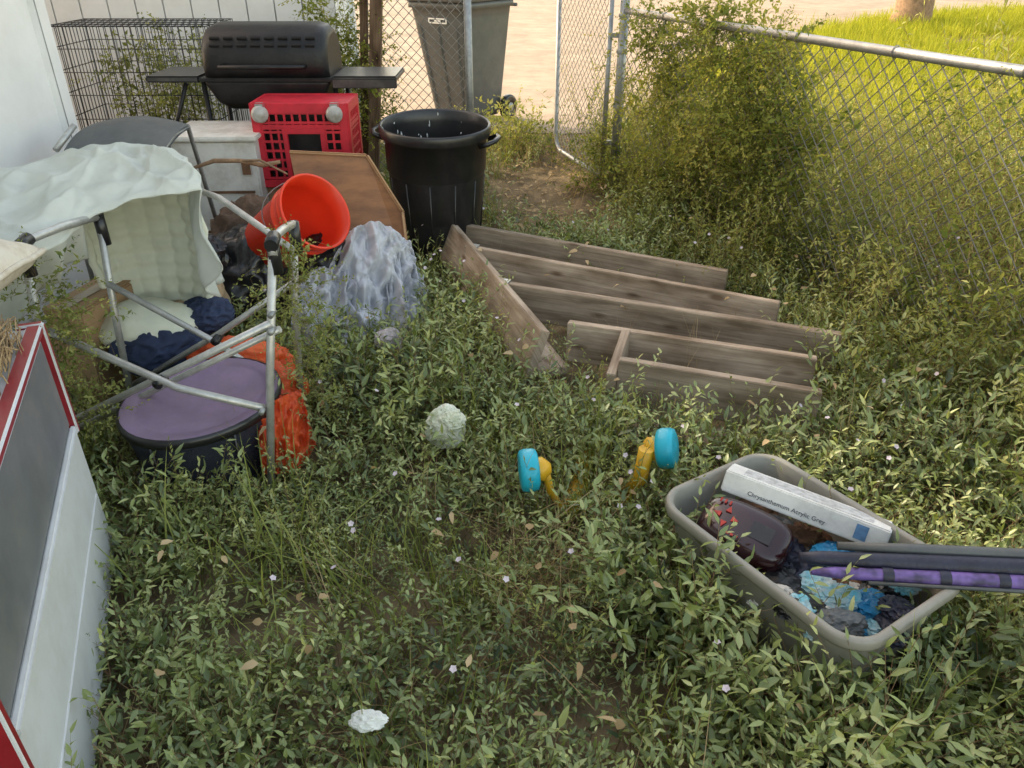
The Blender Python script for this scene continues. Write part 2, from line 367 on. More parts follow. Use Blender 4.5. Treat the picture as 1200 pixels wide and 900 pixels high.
# ------------------------------------------------------------------ barbecue grill
b = B('barbecue_grill')
gx0, gx1 = -1.72, -1.02; gy = 4.78
prof = [(-.22,.93),(-.235,1.0),(-.225,1.08),(-.18,1.15),(-.10,1.19),(.05,1.20),(.15,1.17),(.21,1.08),(.22,.93)]
rings = []
for x, s_ in ((gx0,.80),(gx0+.012,.90),(gx0+.03,.96),(gx0+.07,1.0),(gx1-.07,1.0),(gx1-.03,.96),(gx1-.012,.90),(gx1,.80)):
    rings.append([V((x, gy+y*s_, .93+(z-.93)*s_)) for y, z in prof])
b.loft(rings, m_blackmetal, True, True, True)
m_vent = MAT('vent_dark', (.003,.003,.003), .9, bump=0)
for yy, zz, an in ((-.219,1.10,-62),(-.196,1.135,-45)):
    for k in range(8):
        b.box((gx0+.09+k*.075, gy+yy+.002, zz), (.05,.012,.012), m_vent, (radians(an),0,0))
b.tube([(gx0+.12,gy-.235,1.0),(gx0+.12,gy-.29,1.0),(gx1-.12,gy-.29,1.0),(gx1-.12,gy-.235,1.0)], .012, m_blackmetal, 8)
b.box(((gx0+gx1)/2,gy-.001,.927),(.74,.49,.018),m_blackmetal,None,.006)
rr = []
for z, s_ in ((.92,1),(.90,1.0),(.80,.86),(.76,.7)):
    rr.append([V(((gx0+gx1)/2+x*s_, gy+y*s_, z)) for x, y in rrect(.70,.46,.04)])
b.loft(rr, m_blackmetal)
m_shelf = MAT('shelf_black', (.035,.035,.037), .35, scale=10, amt=.3, bump=.05, dirt=.55, dirtcol=(.17,.16,.14))
b.box((-1.90, gy-.02, .925), (.30,.38,.035), m_shelf, None, .008); b.box((-.825, gy-.02, .925), (.36,.38,.035), m_shelf, None, .008)
b.box((-.825, gy-.212, .905), (.36,.02,.05), m_shelf, None, .004)
for x in (gx0-.02, gx1+.02):
    for y in (gy-.17, gy+.17): b.tube([(x, y, .92),(x, y, .03)], .014, m_blackmetal)
b.tube([(gx0-.12,gy-.17,.9),(gx0-.3,gy-.19,.5)], .012, m_blackmetal)
b.tube([(gx0,gy-.17,.25),(gx1,gy-.17,.25)], .012, m_blackmetal); b.tube([(gx0,gy+.17,.25),(gx1,gy+.17,.25)], .012, m_blackmetal)
b.box((-1.37, gy, .25), (.66,.3,.01), m_blackmetal)
b.done()

# ------------------------------------------------------------------ red crate with casters
m_red = MAT('red_plastic', (.58,.02,.04), .45, scale=12, amt=.25, bump=.05, dirt=.3, dirtcol=(.2,.03,.03))
b = B('plastic_crate'); cx0, cx1, cz0, cz1, cy0, cy1 = -1.37, -.87, .42, .86, 4.22, 4.52
def lattice(o, ux, uz, W, H, hole=None):
    o, ux, uz = V(o), V(ux), V(uz); n = ux.cross(uz)
    Rm = Matrix((ux, n, uz)).transposed()
    def bar(x, z, w, h, t=.014): b.box(o+ux*x+uz*z, (w, t, h), m_red, Rm, .002)
    bar(W/2, H-.025, W, .05, .022); bar(W/2, .02, W, .04, .022); bar(.02, H/2, .04, H-.09, .02); bar(W-.02, H/2, .04, H-.09, .02)
    bar(W/2, H-.12, W-.08, .025, .016)
    nx = int(W/.04); nz = int(H/.045)
    for i in range(1, nx):
        x = W*i/nx
        if hole and hole[0] < x < hole[1]: bar(x, (hole[3]+H)/2-.02, .012, H-.04-hole[3], .010)
        else: bar(x, H/2, .012, H-.08, .010)
    for j in range(1, nz):
        z = H*j/nz
        if hole and z < hole[3]:
            bar(hole[0]/2, z, hole[0], .013, .012); bar((hole[1]+W)/2, z, W-hole[1], .013, .012)
        else: bar(W/2, z, W-.05, .013, .012)
    if hole: bar((hole[0]+hole[1])/2, hole[3], hole[1]-hole[0]+.03, .03, .02); bar(hole[0], hole[3]/2, .025, hole[3], .021); bar(hole[1], hole[3]/2, .025, hole[3], .021)
lattice((cx0,cy0,cz0),(1,0,0),(0,0,1),cx1-cx0,cz1-cz0,(.16,.36,0,.30))
lattice((cx0,cy1,cz0),(1,0,0),(0,0,1),cx1-cx0,cz1-cz0)
lattice((cx0,cy0,cz0),(0,1,0),(0,0,1),cy1-cy0,cz1-cz0); lattice((cx1,cy0,cz0),(0,1,0),(0,0,1),cy1-cy0,cz1-cz0)
b.box(((cx0+cx1)/2,(cy0+cy1)/2,cz1-.01),(cx1-cx0-.02,cy1-cy0-.02,.012),m_red)
b.box(((cx0+cx1)/2,(cy0+cy1)/2+.02,(cz0+cz1)/2-.02),(cx1-cx0-.07,cy1-cy0-.12,cz1-cz0-.1),m_black)
m_cast = MAT('caster_grey', (.45,.43,.40), .5, bump=.05, dirt=.4)
for x in (cx0+.05, cx1-.06):
    b.lathe([(.01,-.02),(.036,-.02),(.043,-.012),(.043,.012),(.036,.02),(.018,.02),(.014,.028),(.001,.028)], T((x, cy0-.03, cz1-.05), (.9,-1,.15)), m_cast, 20)
    b.box((x, cy0-.012, cz1-.03), (.05,.03,.07), m_galv, None, .004)
b.done()
m_card = MAT('cardboard', (.42,.27,.15), .85, scale=5, amt=.25, bump=.1, dirt=.3)
def cbox(name, x0, x1, y0, y1, z0, z1, m, rz=0):
    b = B(name); cx, cy = (x0+x1)/2, (y0+y1)/2; W, D_ = x1-x0, y1-y0
    Rm = Matrix.Rotation(rz, 3, 'Z'); c = V((cx, cy, 0))
    b.box(c+V((0,0,(z0+z1)/2)), (W, D_, z1-z0), m, Rm, .006)
    b.box(c+Rm@V((-W/4-.002,0,0))+V((0,0,z1+.004)), (W/2-.008, D_, .004), m, Rm, .001); b.box(c+Rm@V((W/4+.002,0,0))+V((0,0,z1+.006)), (W/2-.008, D_, .004), m, Rm@Matrix.Rotation(radians(-1), 3, 'Y'), .001)
    b.box(c+V((0,0,z1+.011)), (.05, D_+.01, .001), MAT('tape', (.45,.34,.2), .3, bump=0), Rm)
    return b.done()
cbox('cardboard_box', -1.36, -.88, 4.24, 4.56, 0, .415, m_card)
cbox('cardboard_box', -1.69, -1.53, 2.55, 2.85, 0, .43, m_card, radians(-12))

b = B('white_storage_chest'); X0,X1,Y0,Y1,Z = -1.80,-1.36,4.12,4.5,.69
b.box(((X0+X1)/2,(Y0+Y1)/2,Z/2),(X1-X0,Y1-Y0,Z),m_dirtywhite,(0,0,radians(2)),.01)
b.box(((X0+X1)/2,(Y0+Y1)/2,Z+.012),(X1-X0+.04,Y1-Y0+.05,.024),m_dirtywhite,(0,0,radians(2)),.006)
for z in (.2,.42): b.box(((X0+X1)/2,Y0-.004,z),(X1-X0-.06,.012,.012),m_rust,(0,0,radians(2)))
b.box((X1-.05,Y0-.01,.55),(.05,.012,.07),m_rust,(0,0,radians(2)),.002)
b.done()

b = B('wire_dog_crate'); m_cw = MAT('black_wire', (.02,.02,.02), .4, bump=0)
cx0,cx1,cz0,cz1,cy0,cy1 = -2.95,-1.93,.43,1.13,5.3,5.85
def wr(a, c, r=.0028): b.tube([a, c], r, m_cw, 4)
n = 24
for y in (cy0, cy1):
    for i in range(n+1):
        x = cx0+(cx1-cx0)*i/n; wr((x,y,cz0),(x,y,cz1))
    for z in (cz0,.57,.72,.86,1.0,cz1): wr((cx0,y,z),(cx1,y,z),.0035)
for x in (cx0, cx1):
    for i in range(13):
        y = cy0+(cy1-cy0)*i/12; wr((x,y,cz0),(x,y,cz1))
    for z in (cz0,.57,.72,.86,1.0,cz1): wr((x,cy0,z),(x,cy1,z),.0035)
for i in range(n+1): x = cx0+(cx1-cx0)*i/n; wr((x,cy0,cz1),(x,cy1,cz1))
for i in range(5): y = cy0+(cy1-cy0)*i/4; wr((cx0,y,cz1),(cx1,y,cz1),.0035)
b.box(((cx0+cx1)/2,(cy0+cy1)/2,cz0+.012),(cx1-cx0-.02,cy1-cy0-.02,.02),m_black,None,.004)
b.done()
b = B('wooden_pallet_stack')
for k in range(3):
    z = .14*k
    for x in (-2.9,-2.44,-1.98): b.plank((x,5.28,z+.05),(x,5.88,z+.05),.05,.09,m_post)
    for i in range(6): b.plank((-2.96,5.32+i*.105,z+.107),(-1.92,5.32+i*.105,z+.107),.08,.02,m_post)
b.done()

m_dgrey = MAT('dark_grey_plastic', (.075,.085,.09), .5, scale=8, amt=.25, bump=.1, dirt=.3, dirtcol=(.2,.19,.17))
b = B('folding_chair')
def fb(u, v):
    p = lerp((-2.02,3.45,.74),(-1.56,3.42,.76),u); q = lerp((-1.93,3.78,.86),(-1.53,3.78,.84),u)
    r = lerp(p, q, v); r.z += .05*sin(pi*u)*.6+.035*sin(pi*v); r.x += .03*(u-.5)*sin(pi*v); return r
b.grid(fb, 14, 10, m_dgrey)
b.grid(lambda u, v: fb(u, v)-V((0,0,.018)), 14, 10, m_dgrey)
for u in (0.03, .97):
    b.tube([fb(u,0)-V((0,0,.01)), fb(u,.5)-V((0,0,.012)), fb(u,1)-V((0,0,.01)), fb(u,1)+V((0,.2,-.85))], .011, m_galv)
    b.tube([fb(u,0)-V((0,0,.01)), fb(u,0)+V((0,-.02,-.74))], .011, m_galv)
b.tube([fb(-.02,.2)+V((-.03,0,0)), fb(-.02,.6)+V((-.02,0,.02))], .014, m_alu)
b.done()

# ------------------------------------------------------------------ trash can
b = B('trash_can')
M = T((-.42,4.27,0), (.015,-.06,1))
b.lathe([(.001,.005),(.215,.005),(.225,.03),(.245,.3),(.262,.52),(.268,.53),(.275,.70),(.292,.705),(.297,.72),(.297,.755),(.29,.765),(.28,.755),(.272,.70),(.255,.4),(.22,.03),(.001,.025)], M, m_black, 48)
for k in range(12):
    a = 2*pi*k/12+.2
    p = M@V((cos(a)*.230, sin(a)*.230, .06)); q = M@V((cos(a)*.259, sin(a)*.259, .50))
    b.tube([p, q], .005, m_black, 6)
for a in (radians(-60), radians(120)):
    c = [M@V((cos(a+t)*r, sin(a+t)*r, z)) for t, r, z in ((-.28,.28,.68),(-.26,.33,.70),(-.12,.345,.705),(.12,.345,.705),(.26,.33,.70),(.28,.28,.68))]
    b.tube(c, .013, m_black, 8)
m_bird = MAT('white_splash', (.6,.6,.58), .7, bump=0)
for k in range(26):
    a = R.uniform(.3, 2.9); z = R.uniform(.55,.74); rr_ = .255+.02*(z-.5)/.2
    b.blob(M@V((cos(a)*rr_, sin(a)*rr_, z)), (R.uniform(.003,.007),R.uniform(.003,.007),R.uniform(.004,.026)), m_bird, .4, 2, 1, k)
b.done()

# ------------------------------------------------------------------ leaning plywood panel
m_ply = MAT('brown_plywood', (.30,.135,.055), .6, col2=(.17,.072,.03), scale=5, stretch=(1,1,4), bump=.15, dirt=.4, dirtcol=(.10,.06,.04))
m_plye = MAT('plywood_edge', (.44,.26,.13), .7, bump=.1)
b = B('plywood_panel')
fr = [V(p) for p in ((-1.11,3.90,.685),(-.735,3.95,.655),(-.56,3.84,.40),(-.53,3.74,.10),(-1.0,3.66,.08))]
nn_ = (fr[1]-fr[0]).cross(fr[3]-fr[0]).normalized()
if nn_.y < 0: nn_ = -nn_
bk = [p+nn_*.075+V((.012,0,.012)) for p in fr]; n = len(fr)
b.faces(fr+bk, [list(range(n)), list(range(2*n-1, n-1, -1))], m_ply)
b.faces(fr+bk, [(i, (i+1) % n, (i+1) % n+n, i+n) for i in range(n)], m_plye)
for i in range(3): b.plank(fr[i]-nn_*.004, fr[i+1]-nn_*.004, .016, .014, m_plye)
b.done()

# ------------------------------------------------------------------ orange-red bucket
m_buck = MAT('orange_red_plastic', (.85,.055,.018), .35, scale=4, amt=.12, bump=.03, trans=.15)
b = B('bucket')
bm_, bt = V((-.835,3.2,.60)), V((-1.11,3.40,.39)); ax = (bm_-bt).normalized(); Lb = .40
M = T(bm_-ax*Lb, ax)
b.lathe([(.001,0),(.128,0),(.132,.006),(.152,.30),(.160,.302),(.160,.312),(.153,.314),(.156,.355),(.163,.357),(.163,.37),(.158,.372),(.161,.394),(.168,.396),(.168,.404),(.158,.404),(.150,.30),(.127,.01),(.001,.008)], M, m_buck, 40)
b.tube([M@V((.17*cos(t), .175*sin(t), .36-.10*sin(t))) for t in [pi*k/14 for k in range(15)]], .0025, m_wire, 5)
b.done()

# ------------------------------------------------------------------ bags and cloths
m_bag = MAT('black_bin_bag', (.014,.014,.016), .28, scale=10, amt=.3, bump=.5, bscale=9, bdist=.02)
b = B('black_rubbish_bag'); b.blob((-1.23,3.40,.20),(.23,.21,.24),m_bag,.20,2.4,5,1,crumple=True); b.blob((-1.36,3.28,.35),(.10,.09,.11),m_bag,.2,2.2,4,5,crumple=True); b.blob((-.86,3.42,.22),(.16,.12,.2),m_bag,.2,2.2,5,8,crumple=True); b.done()
m_cl = MAT('grey_white_cloth', (.60,.61,.66), .9, col2=(.46,.47,.52), scale=6, bump=.3, bscale=30, dirt=.4, dirtcol=(.28,.26,.22), trans=.12)
b = B('crumpled_cloth')
b.sheet([(-.84,3.30,.30),(-.76,3.40,.42),(-.66,3.46,.46),(-.57,3.50,.42),(-.50,3.58,.30)],[(-.76,3.08,.10),(-.66,3.00,.05),(-.55,3.04,.03),(-.45,3.18,.04),(-.41,3.42,.05)],m_cl,2.6,.10,2.3,bulge=.0,skew=1.3,cr=.06,nu=130,nv=90)
b.sheet([(-.95,3.22,.28),(-.86,3.26,.32),(-.76,3.28,.28),(-.68,3.24,.2)],[(-.99,2.98,.06),(-.87,2.88,.03),(-.76,2.90,.03),(-.64,3.00,.05)],m_cl,2.2,.08,7.7,bulge=.0,skew=-1.2,cr=.05)
b.sheet([(-.60,3.42,.34),(-.54,3.44,.32),(-.48,3.5,.24)],[(-.56,3.10,.03),(-.45,3.12,.02),(-.36,3.28,.03)],m_cl,1.8,.07,12.1,bulge=.0,skew=1.4,cr=.05)
b.sheet([(-.90,3.24,.28),(-.78,3.50,.40),(-.60,3.56,.38),(-.50,3.60,.28)],[(-1.0,3.5,.05),(-.85,3.66,.05),(-.62,3.70,.05),(-.45,3.62,.05)],m_cl,4,.03,5.5,bulge=-.03)
b.done(solid=.004)
m_tan = MAT('tan_paper', (.42,.31,.19), .8, scale=6, bump=.3)
b = B('paper_bag'); b.blob((-1.38,3.05,.2),(.15,.13,.2),m_tan,.2,2.2,5,3,crumple=True); b.done()
m_navy = MAT('navy_cloth', (.03,.045,.10), .9, scale=9, bump=.4)
b = B('navy_cloth'); b.blob((-1.34,2.62,.25),(.17,.14,.10),m_navy,.25,3,5,6,crumple=True); b.blob((-1.2,2.75,.33),(.1,.09,.06),m_navy,.25,3,5,7,crumple=True); b.done()
m_or = MAT('orange_fabric', (.82,.14,.03), .5, col2=(.6,.07,.02), scale=6, bump=.4, bscale=20, trans=.25)
b = B('orange_bag')
b.blob((-.82,2.24,.13),(.09,.10,.15),m_or,.28,2.6,5,11,crumple=True); b.blob((-1.04,2.56,.22),(.2,.1,.08),m_or,.28,3,5,12,crumple=True); b.blob((-.90,2.46,.14),(.12,.1,.12),m_or,.28,3,5,13,crumple=True)
b.sheet([(-.84,2.14,.26),(-.77,2.22,.27),(-.74,2.32,.24)],[(-.82,2.04,.08),(-.73,2.10,.05),(-.69,2.24,.06)],m_or,3,.04,3.3,nu=50,nv=30,bulge=.02,cr=.04)
b.done()
m_strw = MAT('straw', (.42,.29,.15), .9, scale=20, bump=.2)
b = B('rag_pile'); b.blob((-1.30,3.72,.24),(.20,.16,.24),MAT('brown_rag',(.14,.09,.06),.95,scale=12,bump=.5),.25,3,5,15,crumple=True); b.blob((-1.55,3.25,.25),(.2,.2,.28),m_dirtywhite,.2,2,5,16,crumple=True); b.done()
m_bark = MAT('bark', (.30,.19,.11), .85, scale=14, bump=.5)
b = B('stick'); b.tube([(-1.55,3.7,.62),(-1.48,3.62,.68),(-1.38,3.6,.715),(-1.25,3.58,.72),(-1.15,3.58,.70),(-1.07,3.58,.715)], [.006,.008,.011,.010,.012,.008], m_bark, 8); b.tube([(-1.25,3.58,.72),(-1.15,3.55,.73),(-1.02,3.5,.68)],[.007,.006,.004],m_bark,6); b.done()

# ------------------------------------------------------------------ draped cloth over chair
m_sheet = MAT('white_fabric', (.68,.70,.65), .85, col2=(.56,.59,.54), scale=2.5, bump=.3, bscale=12, trans=.25, dirt=.25, dirtcol=(.35,.33,.25))
m_cream = MAT('cream_padding', (.72,.73,.61), .8, col2=(.58,.60,.48), scale=4, bump=.15, dirt=.25, dirtcol=(.3,.28,.18))
b = B('white_tarp')
f0 = [(-1.86,2.15,.80),(-1.62,2.12,.80),(-1.42,2.2,.79),(-1.38,2.42,.81),(-1.26,2.52,.845),(-1.15,2.55,.86),(-1.05,2.60,.85)]
f1 = [(-2.1,2.7,.86),(-1.88,2.85,.88),(-1.72,2.95,.905),(-1.58,3.02,.92),(-1.45,3.03,.915),(-1.33,3.0,.895),(-1.22,2.96,.87)]
def wr_(p, a=.02, f=6, s=0):
    return V((noise.noise(p*f+V((s,0,0))), noise.noise(p*f+V((0,s+9,0))), noise.noise(p*f+V((0,0,s+4)))))*a
def top(u, v):
    p = lerp(curve(f0,u), curve(f1,u), v); k = (1-abs(sin(u*11+v*5+3*noise.noise(p*2.5))))**2
    d = noise.voronoi(V((u*6, v*3, 2)))[0]; cz = .35-min(.35, d[1]-d[0])
    p.z += .03*sin(pi*v)-.035*sin(pi*v)*sin(u*7)**2+(.026*k+.06*cz)*sin(pi*v)**.5
    return p+wr_(p,.024,5)+wr_(p,.010,14,3)
b.grid(top, 130, 70, m_sheet)
h1 = [(-1.85,2.10,.45),(-1.66,2.12,.50),(-1.53,2.30,.60),(-1.47,2.46,.66)]
def hang(u, v):
    p = lerp(top(u*.5, 0), curve(h1,u), v); p.x += .025*sin(u*26)*v; p.y += .035*sin(u*19+1)*v; return p+wr_(p,.012,9)*v
b.grid(hang, 50, 24, m_sheet)
r1 = [(-1.05,2.58,.62),(-1.10,2.62,.46),(-1.16,2.8,.42),(-1.2,2.95,.40)]
def hangr(u, v):
    t = lerp(top(1,u), curve(r1,u), v); t.x += .028*sin(u*17)*v-.06*sin(pi*v)*.5; return t+wr_(t,.014,9)*v
b.grid(hangr, 40, 30, m_sheet)
b.done(solid=.003)
b = B('child_seat_shell')
def shell(u, v):
    a = radians(20+150*u); h_ = v
    r = .22*(.55+.45*sin(pi*min(1,.25+.75*v)*.62+.2))-.014*abs(sin(a*9))+.006*sin(h_*50)
    return V((-1.375,2.72,.34))+V((cos(a)*r*1.05, sin(a)*r*.8, h_*.46))+V((-.02*h_,.05*h_,0))
b.grid(shell, 110, 70, m_cream)
b.tube([shell(k/30,1) for k in range(31)], .012, m_cream, 8)
b.tube([shell(0,k/12) for k in range(13)], .012, m_cream, 8); b.tube([shell(1,k/12) for k in range(13)], .012, m_cream, 8)
b.blob((-1.39,2.68,.31),(.19,.14,.10),m_cream,.1,2,4,3)
b.done(solid=.006)

# ------------------------------------------------------------------ camp chair frame
b = B('folding_camp_chair')
NR, BR, NL, BL = (-.68,2.09,.85), (-.71,2.42,.79), (-1.415,2.12,.83), (-1.38,2.5,.79)
tr = .0125
b.tube([(-.80,2.02,-.01),(-.74,2.05,.45),NR], tr, m_alu, 10); b.tube([(-.80,2.46,-.01),(-.74,2.40,.5),BR], tr, m_alu, 10)
b.tube([(-1.50,2.1,-.01),(-1.45,2.12,.5),NL], tr, m_alu, 10); b.tube([(-1.43,2.46,-.01),(-1.39,2.45,.45),BL], tr, m_alu, 10)
for a, c in ((NL,BL),(NR,BR)):
    a, c = V(a), V(c); b.tube([a-(c-a)*.05+V((0,0,-.03)), a+(c-a)*.02+V((0,0,.015)), lerp(a,c,.5)+V((0,0,.02)), c+V((0,0,.012))], .013, m_alu, 10)
    for p in (a, c): b.tube([p+V((0,0,-.085)), p+V((0,0,.02))], .019, m_black, 10)
    b.tube([a-(c-a)*.07+V((0,0,.0)), a+(c-a)*.10+V((0,0,.02))], .020, m_black, 10)
b.tube([(-1.455,2.10,.60),(-1.04,2.07,.39),(-.775,2.04,.335)], tr, m_alu, 8)
b.tube([(-1.50,2.14,.20),(-1.1,2.11,.41),(-.71,2.06,.62)], tr, m_alu, 8)
b.tube([(-1.50,2.19,.15),(-1.1,2.17,.36),(-.71,2.12,.57)], tr*.9, m_alu, 8)
b.tube([(-1.39,2.46,.58),(-1.05,2.44,.36),(-.78,2.42,.14)], tr*.9, m_alu, 8); b.tube([(-1.42,2.48,.16),(-1.05,2.47,.38),(-.735,2.42,.60)], tr*.9, m_alu, 8)
b.tube([(-1.12,2.74,.82),(-1.03,2.66,.82),(-.88,2.5,.795),(-.69,2.30,.76)], tr*.9, m_alu, 8)
for p in ((-1.1,2.09,.405),(-1.05,2.455,.37)): b.lathe([(.001,-.03),(.016,-.028),(.016,.028),(.001,.03)], T(p,(0,1,0)), m_black, 10)
for p in ((-.80,2.02,0),(-1.5,2.1,0),(-.80,2.46,0),(-1.43,2.46,0)): b.lathe([(.001,-.005),(.022,0),(.02,.03),(.014,.04)], T(p), m_black, 10)
for p in ((-.775,2.03,.335),(-.71,2.05,.60),(-.705,2.06,.65)): b.lathe([(.001,-.02),(.009,-.02),(.009,.02),(.001,.02)], T(p,(0,1,0)), m_galv, 8)
b.done()

# ------------------------------------------------------------------ mesh hamper (purple lid)
m_pur = MAT('purple_fabric', (.25,.175,.275), .8, col2=(.19,.135,.21), scale=5, bump=.2, dirt=.5, dirtcol=(.2,.15,.13))
def NETMAT():
    m, nt, N, L = newmat('black_mesh_net')
    out = N.new('ShaderNodeOutputMaterial'); b_ = N.new('ShaderNodeBsdfPrincipled'); b_.inputs['Base Color'].default_value = (.022,.025,.04,1); b_.inputs['Roughness'].default_value = .6
    tr_ = N.new('ShaderNodeBsdfTransparent'); uv = N.new('ShaderNodeTexCoord')
    vo = N.new('ShaderNodeTexVoronoi'); vo.inputs['Scale'].default_value = 170; L.new(uv.outputs['Object'], vo.inputs['Vector'])
    r = N.new('ShaderNodeMath'); r.operation = 'LESS_THAN'; r.inputs[1].default_value = .22; L.new(vo.outputs['Distance'], r.inputs[0])
    ms = N.new('ShaderNodeMixShader'); L.new(r.outputs[0], ms.inputs['Fac']); L.new(b_.outputs[0], ms.inputs[1]); L.new(tr_.outputs[0], ms.inputs[2]); L.new(ms.outputs[0], out.inputs['Surface'])
    return m
m_net = NETMAT()
b = B('mesh_laundry_hamper'); M = T((-1.035,2.20,0),(.03,-.08,1))
b.lathe([(.24,.03),(.235,.15),(.255,.265)], M, m_net, 40, sy=.85)
b.lathe([(.255,.265),(.264,.268),(.267,.283),(.264,.296),(.255,.300)], M, m_black, 40, sy=.85)
b.lathe([(.255,.298),(.22,.297),(.215,.292),(.2,.293),(.1,.280),(.001,.276)], M, m_pur, 40, sy=.85)
b.lathe([(.25,.0),(.262,.01),(.262,.03),(.25,.04),(.001,.03)], M, m_dgrey, 40, sy=.88)
for k in range(6):
    a = 2*pi*k/6+.5; b.tube([M@V((.243*cos(a),.212*sin(a),.03)), M@V((.257*cos(a),.220*sin(a),.27))], .005, m_black, 6)
b.done()

# ------------------------------------------------------------------ left cabinet
m_cabw = MAT('cabinet_white', (.62,.64,.66), .42, scale=2, amt=.09, bump=.03, dirt=.45, dirtcol=(.34,.31,.26))
m_cabd = MAT('cabinet_dark_panel', (.14,.15,.165), .38, scale=3, amt=.3, bump=.03, dirt=.5, dirtcol=(.25,.24,.22))
m_cabr = MAT('cabinet_red_trim', (.27,.012,.022), .35, scale=6, amt=.3, bump=.05, dirt=.25)
b = B('storage_cabinet')
e1 = V((.361,-.9325,0)).normalized(); nrm = V((.9325,.361,0)).normalized(); o = V((-1.19,1.745,0)); CL = 1.02
Rm = Matrix((e1, -nrm, V((0,0,1)))).transposed()
def cb(s0, s1, z0, z1, d0, d1, m, bev=.004): b.box(o+e1*((s0+s1)/2)+nrm*((d0+d1)/2)+V((0,0,(z0+z1)/2)), (s1-s0, abs(d1-d0), z1-z0), m, Rm, bev)
cb(0,CL,.02,.76,-.42,-.006,m_cabw,.01)
cb(.0,CL,.04,.445,-.006,.006,m_cabw); cb(.015,CL-.015,.452,.472,-.004,.014,m_cabw,.005)
cb(.03,CL-.02,.482,.735,-.006,.002,m_cabd,.003)
cb(-.012,.012,.44,.770,-.05,.014,m_cabr,.005); cb(CL-.012,CL+.012,.05,.770,-.05,.014,m_cabr,.005); cb(.013,CL-.013,.748,.770,-.025,.012,m_cabr,.005)
cb(.02,CL-.02,.24,.245,.002,.009,m_cabw,.001)
cb(.02,CL,.0,.04,-.38,-.03,m_black)
b.done()
m_cush = MAT('beige_cushion', (.58,.53,.45), .9, col2=(.42,.35,.26), scale=14, bump=.3)
b = B('seat_cushion')
def cushf(top_):
    def f(u, v):
        x, y = u-.5, v-.5; e = max(0, (1-(2*abs(x))**4)*(1-(2*abs(y))**4))**.5
        return V((-1.49+x*.36, 1.84+y*.34+x*.08, .85+(.07 if top_ else -.06)*e+wr_(V((x,y,0)),.008,9).z))
    return f
b.grid(cushf(True), 24, 24, m_cush); b.grid(cushf(False), 24, 24, m_cush); b.tube([cushf(True)(t,0) for t in [k/12 for k in range(13)]]+[cushf(True)(1,t) for t in [k/12 for k in range(1,13)]], .009, m_cush, 6)
b.done()
b = B('straw_broom')
for k in range(520):
    p = o+e1*R.uniform(.0,.30)-nrm*R.uniform(.03,.22)+V((0,0,.765+R.uniform(0,.05))); dd_ = e1*R.uniform(.04,.16)+nrm*R.gauss(0,.02)+V((0,0,R.uniform(-.012,.012))); b.tube([p, p+dd_*.5+V((0,0,.004)), p+dd_], .0018, m_strw, 3)
b.tube([o-nrm*.12+e1*.05+V((0,0,.79)),(-1.6,1.95,.81),(-1.9,2.15,.83)], .012, m_bark)
b.done()

# ------------------------------------------------------------------ wooden frame of planks
m_w1 = WOOD('weathered_plank', (.60,.485,.375), (.29,.22,.16))
m_w2 = WOOD('weathered_plank_dark', (.48,.385,.295), (.21,.165,.12))
b = B('wooden_deck_frame')
b.plank((-.545,4.62,.165),(.10,2.72,.16),.04,.215,m_w1,up=(.34,.12,1))
planks = [((-.38,4.17),(1.02,3.42),.245,.165),((-.22,3.76),(1.16,3.06),.245,.165),((-.06,3.29),(1.32,2.76),.245,.165),((.23,2.86),(1.15,2.56),.245,.17),((.40,2.53),(1.08,2.31),.25,.18)]
for i, (p, q, zt, h) in enumerate(planks):
    b.plank((*p, zt-h/2), (*q, zt-h/2-.01*i*.3), .04, h, m_w1 if i % 2 else m_w2, up=(R.uniform(-.04,.04), R.uniform(.0,.08), 1))
b.plank((-.40,4.4,.06),(.17,2.78,.05),.14,.035,m_w1,up=(0,0,1))
b.plank((.37,2.50,.14),(.46,2.78,.19),.035,.13,m_w1)
b.plank((.40,2.40,.02),(.85,2.30,.02),.12,.035,m_w1)
for i in range(3):
    p, q = V((*planks[i][0],.245-.085)), V((*planks[i][1],.16)); d = (q-p).normalized(); n_ = V((-d.y,d.x,0)).normalized(); Mx = Matrix((d,n_,V((0,0,1)))).transposed()
    b.box(p+d*.02-n_*.024, (.05,.004,.12), m_galv, Mx); b.box(p+d*.02+n_*.024, (.05,.004,.12), m_galv, Mx)
    b.box(p+d*.02+V((0,0,.0895)), (.06,.052,.004), m_alu, Mx); b.box(p-d*.012, (.004,.056,.15), m_alu, Mx)
b.done()

# ------------------------------------------------------------------ storage tote + contents
m_tote = MAT('grey_tote_plastic', (.27,.26,.225), .5, scale=6, amt=.15, bump=.05, dirt=.5, dirtcol=(.13,.11,.075))
tc_ = V((.739,1.497,0)); tl = V((.342,-.54,0)).normalized(); tw = V((-tl.y, tl.x, 0))
def tp(w_, l_, z): return tc_+tw*w_+tl*l_+V((0,0,z+.02*l_))
b = B('storage_tote')
def tring(w_, l_, z, r): return [tp(x, y, z) for x, y in rrect(w_, l_, r, 8)]
b.loft([tring(.33,.52,.01,.06),tring(.34,.53,.02,.06),tring(.395,.60,.25,.07),tring(.40,.605,.265,.07),tring(.43,.64,.268,.085),tring(.44,.65,.278,.09),tring(.44,.65,.295,.09),tring(.432,.642,.302,.086),tring(.408,.618,.302,.075),tring(.398,.608,.297,.07),tring(.385,.59,.25,.065),tring(.325,.51,.035,.055),tring(.2,.3,.03,.05)], m_tote)
b.done()
m_boxw = MAT('white_carton', (.72,.72,.70), .6, scale=14, amt=.1, bump=.1, dirt=.45, dirtcol=(.25,.24,.22))
m_ink = MAT('printed_ink', (.06,.07,.09), .6, bump=0, amt=.1)
m_gp = MAT('grey_print',(.55,.56,.57),.5,bump=0,amt=.45,scale=45,detail=2)
